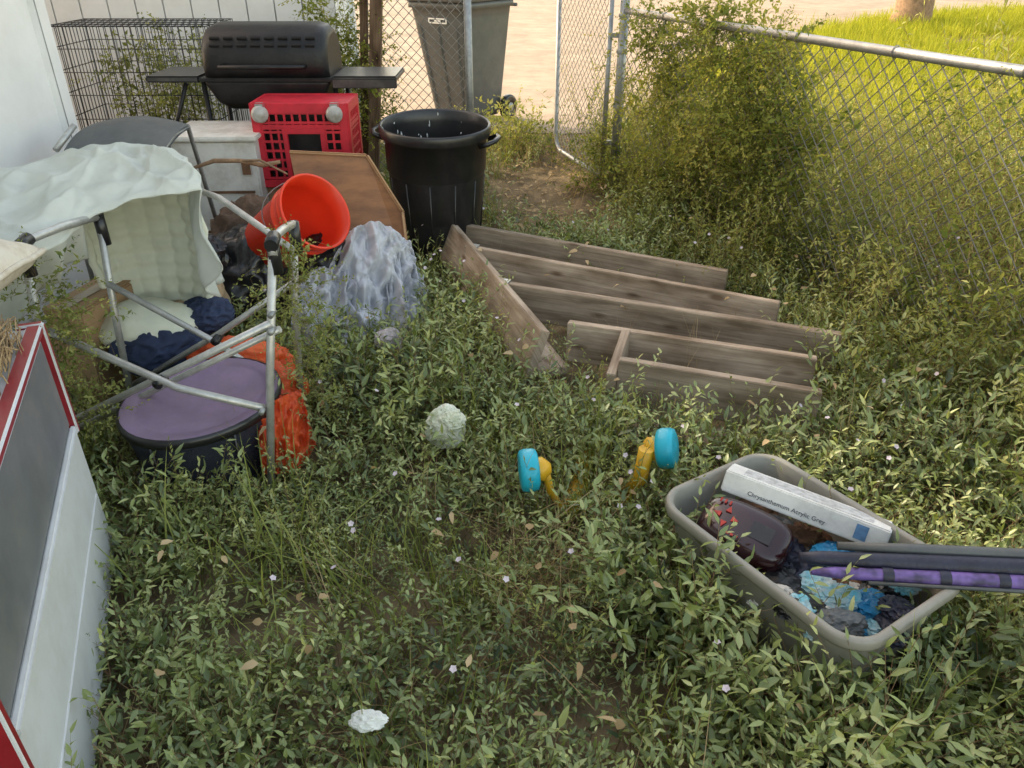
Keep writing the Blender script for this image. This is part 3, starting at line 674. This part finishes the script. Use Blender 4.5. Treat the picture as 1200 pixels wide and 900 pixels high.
par = bpy.data.objects.new('white_carton', None); COL.objects.link(par)
b = B('carton_body')
bx = (V((.965,1.50,.272))-V((.585,1.735,.30))).normalized(); by = V((-bx.y, bx.x, 0)).normalized(); bz = bx.cross(by)
tip = Matrix.Rotation(radians(-18), 3, bx); by = tip@by; bz = tip@bz
bc = V((.785,1.625,.285)); Rb = Matrix((bx, by, bz)).transposed()
b.box(bc, (.43,.085,.062), m_boxw, Rb, .004)
b.box(bc+bz*.0315+bx*.0, (.34,.055,.001), m_gp, Rb)
b.box(bc-by*.0433+bx*.15, (.03,.001,.04), MAT('blue_print',(.12,.25,.45),.5,bump=0,scale=40), Rb)
b.done(parent=par)
tx = bpy.data.curves.new('carton_text', 'FONT'); tx.body = 'Chrysanthemum Acrylic Grey'; tx.size = .017; tx.align_x = 'CENTER'; tx.align_y = 'CENTER'; tx.extrude = .0003
to = bpy.data.objects.new('carton_text', tx); COL.objects.link(to); tx.materials.append(m_ink); to.parent = par
to.matrix_world = Matrix.Translation(bc-by*.0437-bx*.04-bz*.01) @ Matrix((bx, bz, -by)).transposed().to_4x4()
m_maroon = MAT('maroon_shell', (.035,.006,.009), .16, scale=5, amt=.5, bump=.03, spec=.7)
m_redlt = MAT('red_buttons', (.62,.05,.03), .4, bump=0)
b = B('toy_controller')
dx = V((.228,-.17,-.02)).normalized(); dz = V((-.12,-.42,.9)).normalized(); dy = dz.cross(dx).normalized(); dz = dx.cross(dy); dc = V((.615,1.565,.235)); Rd = Matrix((dx,dy,dz)).transposed()
rings = []
for t in range(-10, 11):
    a = t/10*pi/2; s_ = max(.001, cos(a))**.45; X = .12*(abs(sin(a))**.8)*(1 if t > 0 else -1)
    rings.append([dc+Rd@V((X, .078*s_*(abs(cos(q))**.6)*(1 if cos(q) > 0 else -1), .055*s_*(abs(sin(q))**.7)*(1 if sin(q) > 0 else -1))) for q in [2*pi*k/28+.01 for k in range(28)]])
b.loft(rings, m_maroon)
def tri(cx, cy, ang, s_=.011):
    P_ = [dc+Rd@V((cx+s_*cos(ang+q), cy+s_*sin(ang+q), z)) for z in (.053,.0575) for q in (0, 2.3, -2.3)]
    b.faces(P_, [(0,1,2),(3,5,4),(0,3,4,1),(1,4,5,2),(2,5,3,0)], m_redlt)
tri(-.052,.022,pi/2); tri(-.052,-.022,-pi/2); tri(-.075,0,pi); tri(-.029,0,0)
for k in range(3): b.box(dc+Rd@V((-.085+k*.013,.042,.052)), (.005,.012,.004), m_redlt, Rd); b.box(dc+Rd@V((-.03+k*.012,-.040,.053)), (.008,.006,.004), m_redlt, Rd)
b.box(dc+Rd@V((.045,0,.054)), (.06,.05,.004), m_black, Rd, .001)
b.done()
m_pp = MAT('purple_print', (.16,.10,.33), .5, col2=(.04,.03,.08), scale=26, detail=2, bump=.05)
m_navyd = MAT('dark_navy_nylon', (.02,.022,.045), .5, scale=20, bump=.2)
b = B('folded_umbrella')
a0, a1 = V((.70,1.40,.285)), V((1.62,1.225,.38))
def along(t, off=(0,0,0)): return lerp(a0, a1, t)+V(off)
b.tube([along(t,(0,.012,.012)) for t in (0,.05,.3,.6,1)], [.012,.018,.022,.024,.026], m_navyd, 12)
b.tube([along(t,(.0,-.022,.0)) for t in (.02,.08,.3,.6,1)], [.008,.014,.017,.018,.018], m_pp, 10)
b.tube([along(t,(.0,.042,.028)) for t in (.1,.3,.6,1)], [.010,.014,.014,.014], m_dgrey, 10)
b.tube([along(t,(0,-.044,-.006)) for t in (.15,.5,1)], .005, m_dgrey, 6)
for t in (.2,.33,.46,.6,.75,.9): b.lathe([(.0185,-.012),(.0195,0),(.0185,.012)], T(along(t,(0,-.022,0)), (a1-a0)), m_navyd, 10)
b.done()
m_cy = MAT('cyan_packaging', (.12,.46,.58), .35, col2=(.50,.55,.55), scale=16, bump=.3)
m_cyb = MAT('blue_plastic', (.02,.22,.45), .35, bump=.05)
b = B('crumpled_packaging')
for k in range(26):
    l_ = R.uniform(.04,.27); w_ = R.uniform(-.15,.14); b.blob(tp(w_, l_, .17+R.uniform(0,.07)), (R.uniform(.03,.06),R.uniform(.03,.05),R.uniform(.015,.03)), (m_cy,m_cyb,m_black,m_cy,m_dirtywhite,m_navyd,m_dgrey)[k % 7], .35, 2.4, 4, k+20, crumple=True)
for k in range(18):
    l_ = R.uniform(-.27,.1); w_ = R.uniform(-.15,.15); b.blob(tp(w_, l_, .15), (.07,.06,.05), (m_black,m_navyd,m_rust,m_dirtywhite,m_dgrey)[k % 5], .3, 2.4, 4, k+40, crumple=True)
b.done()
# ------------------------------------------------------------------ toy with teal wheels
m_teal = MAT('teal_plastic', (.015,.40,.54), .4, scale=8, amt=.15, bump=.03)
m_yel = MAT('yellow_plastic', (.72,.40,.02), .4, scale=8, amt=.15, bump=.03)
b = B('toy_tricycle')
w0, w1 = V((.050,1.845,.24)), V((.48,1.965,.235)); wa = (w1-w0).normalized()
wprof = [(.02,.026),(.034,.03),(.05,.028),(.060,.024),(.064,.012),(.064,-.012),(.060,-.024),(.05,-.028),(.03,-.026),(.012,-.030),(.001,-.031)]
b.lathe(wprof, T(w0, V((.97,.10,.05))), m_teal, 28); b.lathe([(.034,.02),(.036,.042),(.024,.056),(.014,.066),(.001,.067)], T(w0, V((.97,.10,.05))), m_yel, 20)
b.lathe([(r,-z) for r, z in wprof], T(w1, V((.9,-.3,.25))), m_teal, 28); b.lathe([(.036,-.02),(.038,-.06),(.026,-.07),(.001,-.071)], T(w1, V((.9,-.3,.25))), m_yel, 20)
b.tube([w0+wa*.05, w0+wa*.07+V((0,.01,-.10)), w0+wa*.12+V((0,.02,-.20)), w1-wa*.12+V((0,.02,-.20)), w1-wa*.08+V((0,0,-.08)), w1-wa*.06], .012, m_yel, 8)
b.tube([w1-wa*.07+V((0,0,.01)), w1-wa*.08+V((0,0,-.10)), lerp(w0,w1,.7)+V((0,.05,-.20))], .024, m_yel, 10)
b.tube([lerp(w0,w1,.3)+V((0,.02,-.19)), lerp(w0,w1,.4)+V((0,.15,-.21)), lerp(w0,w1,.5)+V((0,.36,-.21))], .03, m_yel, 10)
b.done()
m_foam = MAT('dirty_foam', (.74,.74,.64), .8, col2=(.42,.46,.30), scale=14, bump=.6)
b = B('foam_block'); b.blob((-.225,2.20,.16),(.065,.05,.075),m_foam,.3,2.0,4,31,crumple=True); b.blob((-.20,2.16,.21),(.04,.03,.03),m_foam,.35,2.2,4,33,crumple=True); b.done()
b = B('crumpled_paper'); b.blob((-.5,2.8,.19),(.05,.035,.045),MAT('pale_paper',(.68,.60,.63),.8,bump=.3,dirt=.2),.4,2.0,4,8,crumple=True); b.done()
b = B('crumpled_paper'); b.blob((-.30,1.03,.20),(.035,.02,.015),MAT('white_paper',(.72,.74,.70),.8,bump=.3,dirt=.2),.4,2.0,4,18,crumple=True); b.done()

# ------------------------------------------------------------------ plants
class Plant:
    def __init__(s): s.v = []; s.f = []; s.m = []; s.a = []
    def leaf(s, p, d, n, L_, W, lv, mi=0, curl=.15, lod=0):
        sd = d.cross(n)
        if sd.length < 1e-4: sd = V((1,0,0))
        sd.normalize(); n = sd.cross(d).normalized(); i = len(s.v)
        def q(t, w_, up): return p+d*(L_*t)+sd*w_+n*(up-curl*L_*t*t)
        if lod:
            s.v += [q(0,0,0), q(.45,W*.5,W*.15), q(1,0,0), q(.45,-W*.5,W*.15)]
            s.f += [(i,i+1,i+2),(i,i+2,i+3)]; s.m += [mi]*2; s.a += [lv]*4; return
        s.v += [q(0,0,0), q(.3,W*.5,W*.15), q(.3,0,0), q(.3,-W*.5,W*.15), q(.68,W*.38,W*.1), q(.68,0,0), q(.68,-W*.38,W*.1), q(1,0,0)]
        for f in ((0,1,2),(0,2,3),(1,4,5,2),(2,5,6,3),(4,7,5),(5,7,6)): s.f.append(tuple(i+k for k in f)); s.m.append(mi)
        s.a += [lv]*8
    def stem(s, pts, r, mi=1, lv=.5):
        i = len(s.v); n = len(pts)
        for k, p in enumerate(pts):
            rr_ = r*(1-.6*k/(n-1))
            s.v += [p+V((rr_,0,0)), p+V((-rr_*.5,rr_*.87,0)), p+V((-rr_*.5,-rr_*.87,0))]; s.a += [lv]*3
        for k in range(n-1):
            for j in range(3):
                a = i+k*3+j; c = i+k*3+(j+1) % 3; s.f.append((a, c, c+3, a+3)); s.m.append(mi)
    def obj(s, name, mats, coll):
        me = bpy.data.meshes.new(name); me.from_pydata([tuple(p) for p in s.v], [], s.f); me.update()
        for m in mats: me.materials.append(m)
        me.polygons.foreach_set('material_index', s.m); me.polygons.foreach_set('use_smooth', [True]*len(s.f))
        at = me.attributes.new('lv', 'FLOAT', 'POINT'); at.data.foreach_set('value', s.a)
        o = bpy.data.objects.new(name, me); coll.objects.link(o); return o
def rv():
    return V((R.gauss(0,1), R.gauss(0,1), R.gauss(0,1)))
def weed(nst, L_, lL, lW, el=(20,70), droop=1.2, step=.018, br=.05, wig=.25, side=.35, disc=0, lod=0):
    P_ = Plant()
    for _ in range(nst):
        az = R.uniform(0, 2*pi); e_ = radians(R.uniform(*el))
        if disc:
            r_ = disc*sqrt(R.random()); t_ = R.uniform(0,6.283); p = V((r_*cos(t_), r_*sin(t_), 0))
        else: p = V((R.gauss(0,br), R.gauss(0,br), 0))
        d = V((cos(az)*cos(e_), sin(az)*cos(e_), sin(e_))); ln = L_*R.uniform(.45,1.2); n = max(4, int(ln/step)); pts = [p.copy()]; base = R.random()*.5; lsz = R.uniform(.65,1.3)
        for k in range(n):
            d = (d+V((0,0,-droop*step))+rv()*wig*step*3).normalized(); p = p+d*step; pts.append(p.copy())
            if k < n*.25: continue
            t = k/n
            ld = (d*R.uniform(.2,.9)+V((R.gauss(0,1),R.gauss(0,1),R.gauss(.35,.6))).normalized()*.9).normalized()
            sc = (1.1-.5*t)*R.uniform(.7,1.25)*lsz
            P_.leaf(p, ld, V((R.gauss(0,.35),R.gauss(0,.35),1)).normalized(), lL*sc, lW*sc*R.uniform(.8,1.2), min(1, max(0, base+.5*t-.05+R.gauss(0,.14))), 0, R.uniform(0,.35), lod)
            if R.random() < side*step*8:
                q = p.copy(); d2 = (d+rv()*.6).normalized(); pp = [q.copy()]
                for j in range(R.randint(3,6)):
                    q = q+d2*step*.8; pp.append(q.copy())
                    P_.leaf(q, (d2*.6+rv()*.5).normalized(), V((R.gauss(0,.4),R.gauss(0,.4),1)).normalized(), lL*.6*R.uniform(.7,1.1), lW*.65, min(1, base+.4+R.random()*.3), 0, .15, lod)
                P_.stem(pp, .0007)
        P_.stem(pts[::2]+[pts[-1]], .0013)
    return P_
def grass(nb, L_, W, spread=.05, el=(45,88), droop=.9, segs=5, mi=0):
    P_ = Plant()
    for _ in range(nb):
        az = R.uniform(0,2*pi); e_ = radians(R.uniform(*el)); p = V((R.gauss(0,spread),R.gauss(0,spread),0)); d = V((cos(az)*cos(e_),sin(az)*cos(e_),sin(e_)))
        ln = L_*R.uniform(.5,1.15); sd = V((-sin(az+R.gauss(0,.6)),cos(az),0)).normalized(); i = len(P_.v); lv = R.random(); w_ = W*R.uniform(.7,1.2)
        for k in range(segs+1):
            t = k/segs; ww = w_*(1-t**1.6)*.5+.0002; P_.v += [p+sd*ww, p-sd*ww]; P_.a += [min(1,lv*.8+.2*t)]*2
            p = p+d*(ln/segs); d = (d+V((0,0,-droop/segs))).normalized()
        for k in range(segs): P_.f.append((i+2*k,i+2*k+1,i+2*k+3,i+2*k+2)); P_.m.append(mi)
    return P_

def gn_group(coll):
    ng = bpy.data.node_groups.new('scatter_'+coll.name, 'GeometryNodeTree')
    ng.interface.new_socket('Geometry', in_out='INPUT', socket_type='NodeSocketGeometry'); ng.interface.new_socket('Geometry', in_out='OUTPUT', socket_type='NodeSocketGeometry')
    N, L = ng.nodes, ng.links
    gi = N.new('NodeGroupInput'); go = N.new('NodeGroupOutput'); ip = N.new('GeometryNodeInstanceOnPoints'); ci = N.new('GeometryNodeCollectionInfo')
    ci.inputs['Collection'].default_value = coll; ci.inputs['Separate Children'].default_value = True; ci.inputs['Reset Children'].default_value = True
    def na(n, t):
        x = N.new('GeometryNodeInputNamedAttribute'); x.data_type = t; x.inputs['Name'].default_value = n; return x.outputs['Attribute']
    L.new(gi.outputs[0], ip.inputs['Points']); L.new(ci.outputs[0], ip.inputs['Instance']); ip.inputs['Pick Instance'].default_value = True
    L.new(na('idx','INT'), ip.inputs['Instance Index']); L.new(na('rot','FLOAT_VECTOR'), ip.inputs['Rotation']); L.new(na('scl','FLOAT'), ip.inputs['Scale'])
    L.new(ip.outputs[0], go.inputs[0]); return ng
def scatter(name, protos, mats, pts, parent=None):
    c = bpy.data.collections.new(name+'_parts')
    for k, P_ in enumerate(protos): P_.obj('%s_part_%02d' % (name, k), mats, c)
    me = bpy.data.meshes.new(name); me.from_pydata([tuple(p[0]) for p in pts], [], [])
    a = me.attributes.new('rot','FLOAT_VECTOR','POINT'); a.data.foreach_set('vector', [q for p in pts for q in p[1]])
    a = me.attributes.new('scl','FLOAT','POINT'); a.data.foreach_set('value', [p[2] for p in pts])
    a = me.attributes.new('idx','INT','POINT'); a.data.foreach_set('value', [p[3] for p in pts])
    o = bpy.data.objects.new(name, me); COL.objects.link(o)
    md = o.modifiers.new('scatter','NODES'); md.node_group = gn_group(c)
    if parent: o.parent = parent
    return o

lf_weed = LEAF('weed_leaf', [(.032,.056,.016),(.125,.165,.050),(.235,.285,.092),(.44,.46,.19)], .22, .05, patch=.7)  # ramp ends spread apart: dark gaps and highlights put into the leaf colour
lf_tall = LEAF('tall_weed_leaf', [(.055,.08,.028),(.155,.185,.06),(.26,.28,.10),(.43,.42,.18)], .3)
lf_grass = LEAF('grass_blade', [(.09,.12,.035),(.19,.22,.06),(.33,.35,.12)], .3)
lf_lawn = LEAF('lawn_blade', [(.14,.17,.02),(.26,.29,.035),(.42,.40,.08)], .35)
lf_dry = LEAF('dry_stalk', [(.20,.14,.07),(.38,.28,.16),(.54,.42,.26)], .15)
lf_vine = LEAF('vine_leaf', [(.045,.075,.02),(.13,.165,.045),(.24,.26,.07),(.40,.36,.12)], .35)
st = MAT('weed_stem', (.22,.18,.095), .8, col2=(.19,.09,.05), scale=30, bump=0, spec=.1)

def inrot(x, y, c, ax_, hl, hw):
    dx_, dy_ = x-c[0], y-c[1]; l_ = dx_*ax_.x+dy_*ax_.y; w_ = -dx_*ax_.y+dy_*ax_.x; return abs(l_) < hl and abs(w_) < hw
cabc = o+e1*CL/2-nrm*.21
FR = [(-.62,4.6),(-.3,4.3),(1.05,3.5),(1.35,2.75),(1.15,2.25),(.42,2.35),(.05,2.66)]
def fac(x, y):
    if inrot(x, y, tc_, tl, .305, .20): return 0
    if inrot(x, y, cabc, e1, CL/2+.02, .235): return 0
    if ((x+1.035)/.27)**2+((y-2.20)/.24)**2 < 1: return 0
    if (x+.42)**2+(y-4.27)**2 < .065: return 0
    if x < -.87 and y > 3.95 and y < 4.6: return 0
    if x < -.55 and 3.7 < y < 4.05: return 0
    if (x+1.24)**2+(y-3.42)**2 < .06: return 0
    if -.98 < x < -.42 and 2.95 < y < 3.7: return 0
    if x < -1.35 and 2.5 < y < 3.2: return 0
    if x < -2.2 and y < 4.05: return 0
    if x < -1.3 and y > 6.3 and y < 7.6: return 0
    if y > 7.5 and inpoly(x, y, drive): return 0
    if (x+.225)**2+(y-2.18)**2 < .011: return 0
    f = 1.0
    if inpoly(x, y, FR): f *= .40
    if x < -.55 and y > 3.2: f *= .6
    if -1.6 < x < -.7 and 1.95 < y < 2.7: f *= .6
    return f
def dirtpatch(x, y): return -.35+.15*noise.noise(V((y*2,0,0))) < x < .72+.15*noise.noise(V((y*2,5,0))) and 4.3 < y < 7.5
FN = V((.928,.374,0))
def side(x, y): return (V((x, y, 0))-F0).dot(FN)
def jit(x0, x1, y0, y1, s_):
    nx = int((x1-x0)/s_); ny_ = int((y1-y0)/s_)
    for i in range(nx):
        for j in range(ny_): yield x0+(i+R.random())*s_, y0+(j+R.random())*s_

patches = [weed(84, .29, .042, .0125, (25,85), 2.0, .021, disc=.20) for _ in range(2)]+[weed(100, .25, .029, .0105, (20,80), 2.2, .020, disc=.20), weed(72, .34, .048, .0140, (35,88), 1.7, .023, disc=.19), weed(88, .26, .034, .015, (15,75), 2.2, .021, disc=.20)]
single = [weed(R.randint(11,14), .25, .038, .0118, (25,80), 2.1, .02) for _ in range(4)]+[weed(11, .27, .044, .013, (35,85), 1.6, .022) for _ in range(2)]
farp = [weed(55, .27, .054, .018, (25,85), 2.0, .032, disc=.20, lod=1) for _ in range(3)]
protos = patches+single+farp
pts = []; CS = .26
for i in range(int(6.2/CS)):
    for j in range(int(7.2/CS)):
        cx, cy = -2.1+(i+.5)*CS, .15+(j+.5)*CS
        if abs(cx) > .85*cy+.9: continue
        near_dirt = any(dirtpatch(cx+a_, cy+b_) for a_ in (-.15,.15) for b_ in (-.15,.15))
        open_ = all(fac(cx+dx_*.19, cy+dy_*.19) == 1 for dx_ in (-1,-.5,0,.5,1) for dy_ in (-1,-.5,0,.5,1)) and not near_dirt
        nn = noise.noise(V((cx*1.0, cy*1.0, 7))); n2 = noise.noise(V((cx*2.6, cy*2.6, 2)))
        if open_:
            pts.append((V((cx+R.uniform(-.08,.08), cy+R.uniform(-.08,.08), gz(cx,cy)-.01)), (R.gauss(0,.08),R.gauss(0,.08),R.uniform(0,6.28)), (.95+.6*nn+.4*n2)*R.uniform(.8,1.18), R.randrange(5) if cy < 3.2 else 11+R.randrange(3)))
            if nn+n2 > -.1 and R.random() < .35: pts.append((V((cx+R.uniform(-.13,.13), cy+R.uniform(-.13,.13), gz(cx,cy)-.01)), (R.gauss(0,.1),R.gauss(0,.1),R.uniform(0,6.28)), R.uniform(.8,1.2), R.randrange(5) if cy < 3.2 else 11+R.randrange(3)))
        else:
            for _ in range(11):
                x, y = cx+R.uniform(-.5,.5)*CS, cy+R.uniform(-.5,.5)*CS; f = fac(x, y)
                if f == 0 or (dirtpatch(x, y) and R.random() < .96): continue
                if f < .5 and R.random() < .5: continue
                pts.append((V((x, y, gz(x,y)-.01)), (R.gauss(0,.12),R.gauss(0,.12),R.uniform(0,6.28)), (1+.3*nn)*R.uniform(.8,1.2)*min(1, f/.9), 5+R.randrange(6)))
for k in range(64):
    sd_ = R.choice((0,0,0,1,1,2))
    if sd_ == 0: w_, l_ = R.uniform(-.36,-.225), R.uniform(-.36,.42)
    elif sd_ == 1: w_, l_ = R.uniform(-.3,.25), R.uniform(.33,.48)
    else: w_, l_ = R.uniform(.23,.36), R.uniform(-.3,.4)
    p = tp(w_, l_, 0); pts.append((V((p.x, p.y, 0)), (R.gauss(0,.15),R.gauss(0,.15),R.uniform(0,6.28)), R.uniform(1.0,1.5), 5+R.randrange(6)))
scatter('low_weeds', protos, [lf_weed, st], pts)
# -- tall weeds
protos = [weed(12, .66, .048, .013, (55,88), .5, .028, .09, .2, .9, lod=1) for _ in range(5)]+[weed(12, .50, .052, .015, (45,85), .7, .026, .08, .22, .7, lod=1) for _ in range(3)]
pts = []
for x, y in jit(-.2, 5.2, .9, 7.4, .18):
    s_ = side(x, y)
    if fac(x, y) == 0 or dirtpatch(x, y): continue
    if s_ < -.55: continue
    along_ = (V((x,y,0))-F0).dot(FD)
    if along_ < -1.8 or (along_ < .25 and s_ < 0.25): continue
    pr = .7 if s_ < 0 else (.9 if s_ < 1.6 else .25)
    if R.random() > pr: continue
    if fac(x, y) < .6 and s_ < 0 and R.random() < .4: continue
    sc = (R.uniform(.5,1.0) if s_ < 0 else R.uniform(.75,1.4))*(1+.6*noise.noise(V((x*1.1,y*1.1,11))))
    pts.append((V((x, y, gz(x,y)-.01)), (R.gauss(0,.22),R.gauss(0,.22),R.uniform(0,6.28)), sc, R.randrange(8)))
for x, y in jit(-2.0, 3.0, 1.0, 6.5, .34):
    if fac(x, y) > .9 and side(x, y) < -.35 and not dirtpatch(x, y) and y > 1.2 and R.random() < .55: pts.append((V((x,y,0)), (R.gauss(0,.2),R.gauss(0,.2),R.uniform(0,6.28)), R.uniform(.38,.62), R.randrange(8)))
scatter('tall_weeds', protos, [lf_tall, st], pts)
# -- grass tufts
protos = [grass(34, .28, .0045) for _ in range(4)]
pts = []
for x, y in jit(-1.6, 3.2, .3, 6.8, .2):
    if fac(x, y) < .5 or (dirtpatch(x, y) and R.random() < .7): continue
    nn = noise.noise(V((x*1.6, y*1.6, 21)))
    if nn < .08 and R.random() < .86: continue
    pts.append((V((x,y,gz(x,y))), (R.gauss(0,.15),R.gauss(0,.15),R.uniform(0,6.28)), R.uniform(.7,1.35), R.randrange(4)))
scatter('grass_tufts', protos, [lf_grass], pts)
# -- dry stalks
protos = [grass(16, .34, .0030, .06, (15,80), .5) for _ in range(3)]
pts = []
for x, y in jit(-1.6, 3.4, .5, 7.3, .27):
    if fac(x, y) == 0: continue
    if (dirtpatch(x, y) and R.random() < .6) or R.random() < .45: pts.append((V((x,y,.04)), (R.gauss(0,.35),R.gauss(0,.35),R.uniform(0,6.28)), R.uniform(.45,1.05), R.randrange(3)))
for k in range(14): pts.append((V((.08+R.gauss(0,.09),1.60+R.gauss(0,.09),.03)), (R.gauss(0,.4),R.gauss(0,.4),R.uniform(0,6.28)), R.uniform(.7,1.05), R.randrange(3)))
for x, y in jit(.8, 4.6, 2.4, 6.5, .36):
    if side(x, y) > .1: pts.append((V((x,y,0)), (R.gauss(0,.3),R.gauss(0,.3),R.uniform(0,6.28)), R.uniform(1.3,2.2), R.randrange(3)))
scatter('dry_grass', protos, [lf_dry], pts)
# -- lawn
protos = [grass(60, .14, .008, .12, (50,88), .7, 3) for _ in range(4)]
lawn = [(3.0,4.6),(5.5,3.0),(14,5),(24,14),(24,24.5),(18,23.6),(9,20.3),(4.8,15),(2.4,11.8),(1.7,9),(1.2,7.5),(1.6,6.2)]
pts = []
for x, y in jit(1, 24, 3, 25, .26):
    if inpoly(x, y, lawn) and (abs(x) < .75*y+1.5) and noise.noise(V((x*.5,y*.5,31)))+.4*noise.noise(V((x*1.7,y*1.7,3))) > -.2: pts.append((V((x,y,0)), (R.gauss(0,.1),R.gauss(0,.1),R.uniform(0,6.28)), R.uniform(.6,1.7)*(1+.02*y), R.randrange(4)))
scatter('lawn', protos, [lf_lawn], pts)
# -- vine on fence
protos = [weed(9, .28, .042, .021, (-60,60), 2.0, .023, .06, .5, .9, lod=1) for _ in range(6)]
pts = []
for _ in range(640):
    s_ = R.uniform(.2,1.85); z = R.random()*1.28
    if noise.noise(V((s_*2.6, z*2.4, 4))) < .0-.22*(1-z): continue
    if s_ < .36 and R.random() < .6: continue
    pts.append((F0+FD*s_+FN*R.gauss(.04,.10)+V((0,0,z)), (R.gauss(0,.6),R.gauss(0,.6),R.uniform(0,6.28)), R.uniform(.5,1.05), R.randrange(6)))
for _ in range(230):
    s_ = R.uniform(1.4,5.2); z = R.random()**1.8*1.15; pts.append((F0+FD*s_+FN*R.gauss(.03,.08)+V((0,0,z)), (R.gauss(0,.6),R.gauss(0,.6),R.uniform(0,6.28)), R.uniform(.5,.9), R.randrange(6)))
for _ in range(40):
    z = R.random()**1.5*.4; pts.append((G0+V((.02+R.gauss(0,.12),.2*R.random()-.15,z)), (R.gauss(0,.5),R.gauss(0,.5),R.uniform(0,6.28)), R.uniform(.5,.9), R.randrange(6)))
scatter('climbing_vine', protos, [lf_vine, st], pts)
def bush(name, c, rad, n, mat=lf_vine, sc=(.6,1.1)):
    pts = []
    for _ in range(n):
        q = rv().normalized()*R.random()**.45; p = V((c[0]+q.x*rad[0], c[1]+q.y*rad[1], c[2]+q.z*rad[2]))
        if p.z < 0: continue
        pts.append((p, (R.gauss(0,.6),R.gauss(0,.6),R.uniform(0,6.28)), R.uniform(*sc), R.randrange(6)))
    return scatter(name, protos, [mat, st], pts)
bush('leafy_bush', (-1.2,5.75,.75), (.28,.2,.75), 100)
bush('leafy_bush', (-2.3,5.55,.75), (.35,.25,.35), 44, mat=lf_tall)
bush('leafy_bush', (.06,6.75,.10), (.34,.35,.24), 46, mat=lf_tall)
bush('leafy_bush', (-1.36,2.08,.52), (.06,.05,.34), 26, mat=lf_tall, sc=(.35,.65))
bush('leafy_bush', (-.69,2.30,.50), (.04,.08,.34), 22, mat=lf_tall, sc=(.3,.55))

# -- litter
lm = Plant()
for _ in range(210):
    x = R.uniform(-1.1,1.8); y = R.uniform(.9,5.5)
    if fac(x,y) == 0 or abs(x) > .7*y: continue
    z = .19+R.random()*.09; az = R.uniform(0,6.28); d = V((cos(az),sin(az),R.gauss(0,.25))).normalized(); lm.leaf(V((x,y,z)), d, V((R.gauss(0,.3),R.gauss(0,.3),1)).normalized(), R.uniform(.02,.045), R.uniform(.012,.026), R.random(), 0, .4)
for _ in range(650):
    x = R.uniform(-.4,.9); y = R.uniform(4.2,7.4); az = R.uniform(0,6.28); lm.leaf(V((x,y,.02+R.random()*.03)), V((cos(az),sin(az),.1)).normalized(), V((R.gauss(0,.3),R.gauss(0,.3),1)).normalized(), R.uniform(.03,.06), R.uniform(.015,.035), R.random(), 0, .3)
lm.obj('fallen_leaves', [lf_dry], COL)
fm = Plant()
for _ in range(150):
    x = R.uniform(-1.2,2.4); y = R.uniform(1.0,4.4)
    if fac(x,y) < .9 or abs(x) > .7*y: continue
    c = V((x,y,.24+R.random()*.08)); tilt = V((R.gauss(0,.4),R.gauss(-.3,.4),1)).normalized(); a_ = tilt.orthogonal().normalized(); b_ = tilt.cross(a_)
    for k in range(5):
        q = 2*pi*k/5; fm.leaf(c, (a_*cos(q)+b_*sin(q)+tilt*.5).normalized(), tilt, .009, .010, R.random(), 0, .2)
fm.obj('bindweed_flowers', [MAT('white_petal', (.72,.64,.70), .7, bump=0, amt=.1, trans=.3)], COL)

# -- tree beyond the lawn
tp_ = bpy.data.objects.new('street_tree', None); COL.objects.link(tp_)
b = B('trunk'); b.tube([(8.4,17.9,-.05),(8.42,17.9,.3),(8.4,17.9,1.5),(8.5,17.95,2.8)], [.46,.38,.33,.28], m_bark, 16)
for k in range(7):
    a = k*.9; e_ = V((8.5+cos(a)*2.2, 17.95+sin(a)*2.2, 4.6+.4*(k % 3))); b.tube([(8.5,17.95,2.6), lerp((8.5,17.95,2.9), e_, .5)+V((0,0,.3)), e_], [.17,.11,.04], m_bark, 8)
b.done(parent=tp_)
protos_t = [weed(9, .9, .16, .08, (-50,80), .6, .07, .2, .4, .5, lod=1) for _ in range(3)]
pts = []
for k in range(26):
    cc = rv().normalized(); cc = V((8.5+cc.x*2.4, 17.95+cc.y*2.4, 5.4+cc.z*1.3))
    for _ in range(14): pts.append((cc+rv()*.42, (R.gauss(0,.6),R.gauss(0,.6),R.uniform(0,6.28)), R.uniform(.7,1.2), R.randrange(3)))
scatter('foliage', protos_t, [lf_vine, st], pts, tp_)
print('built')
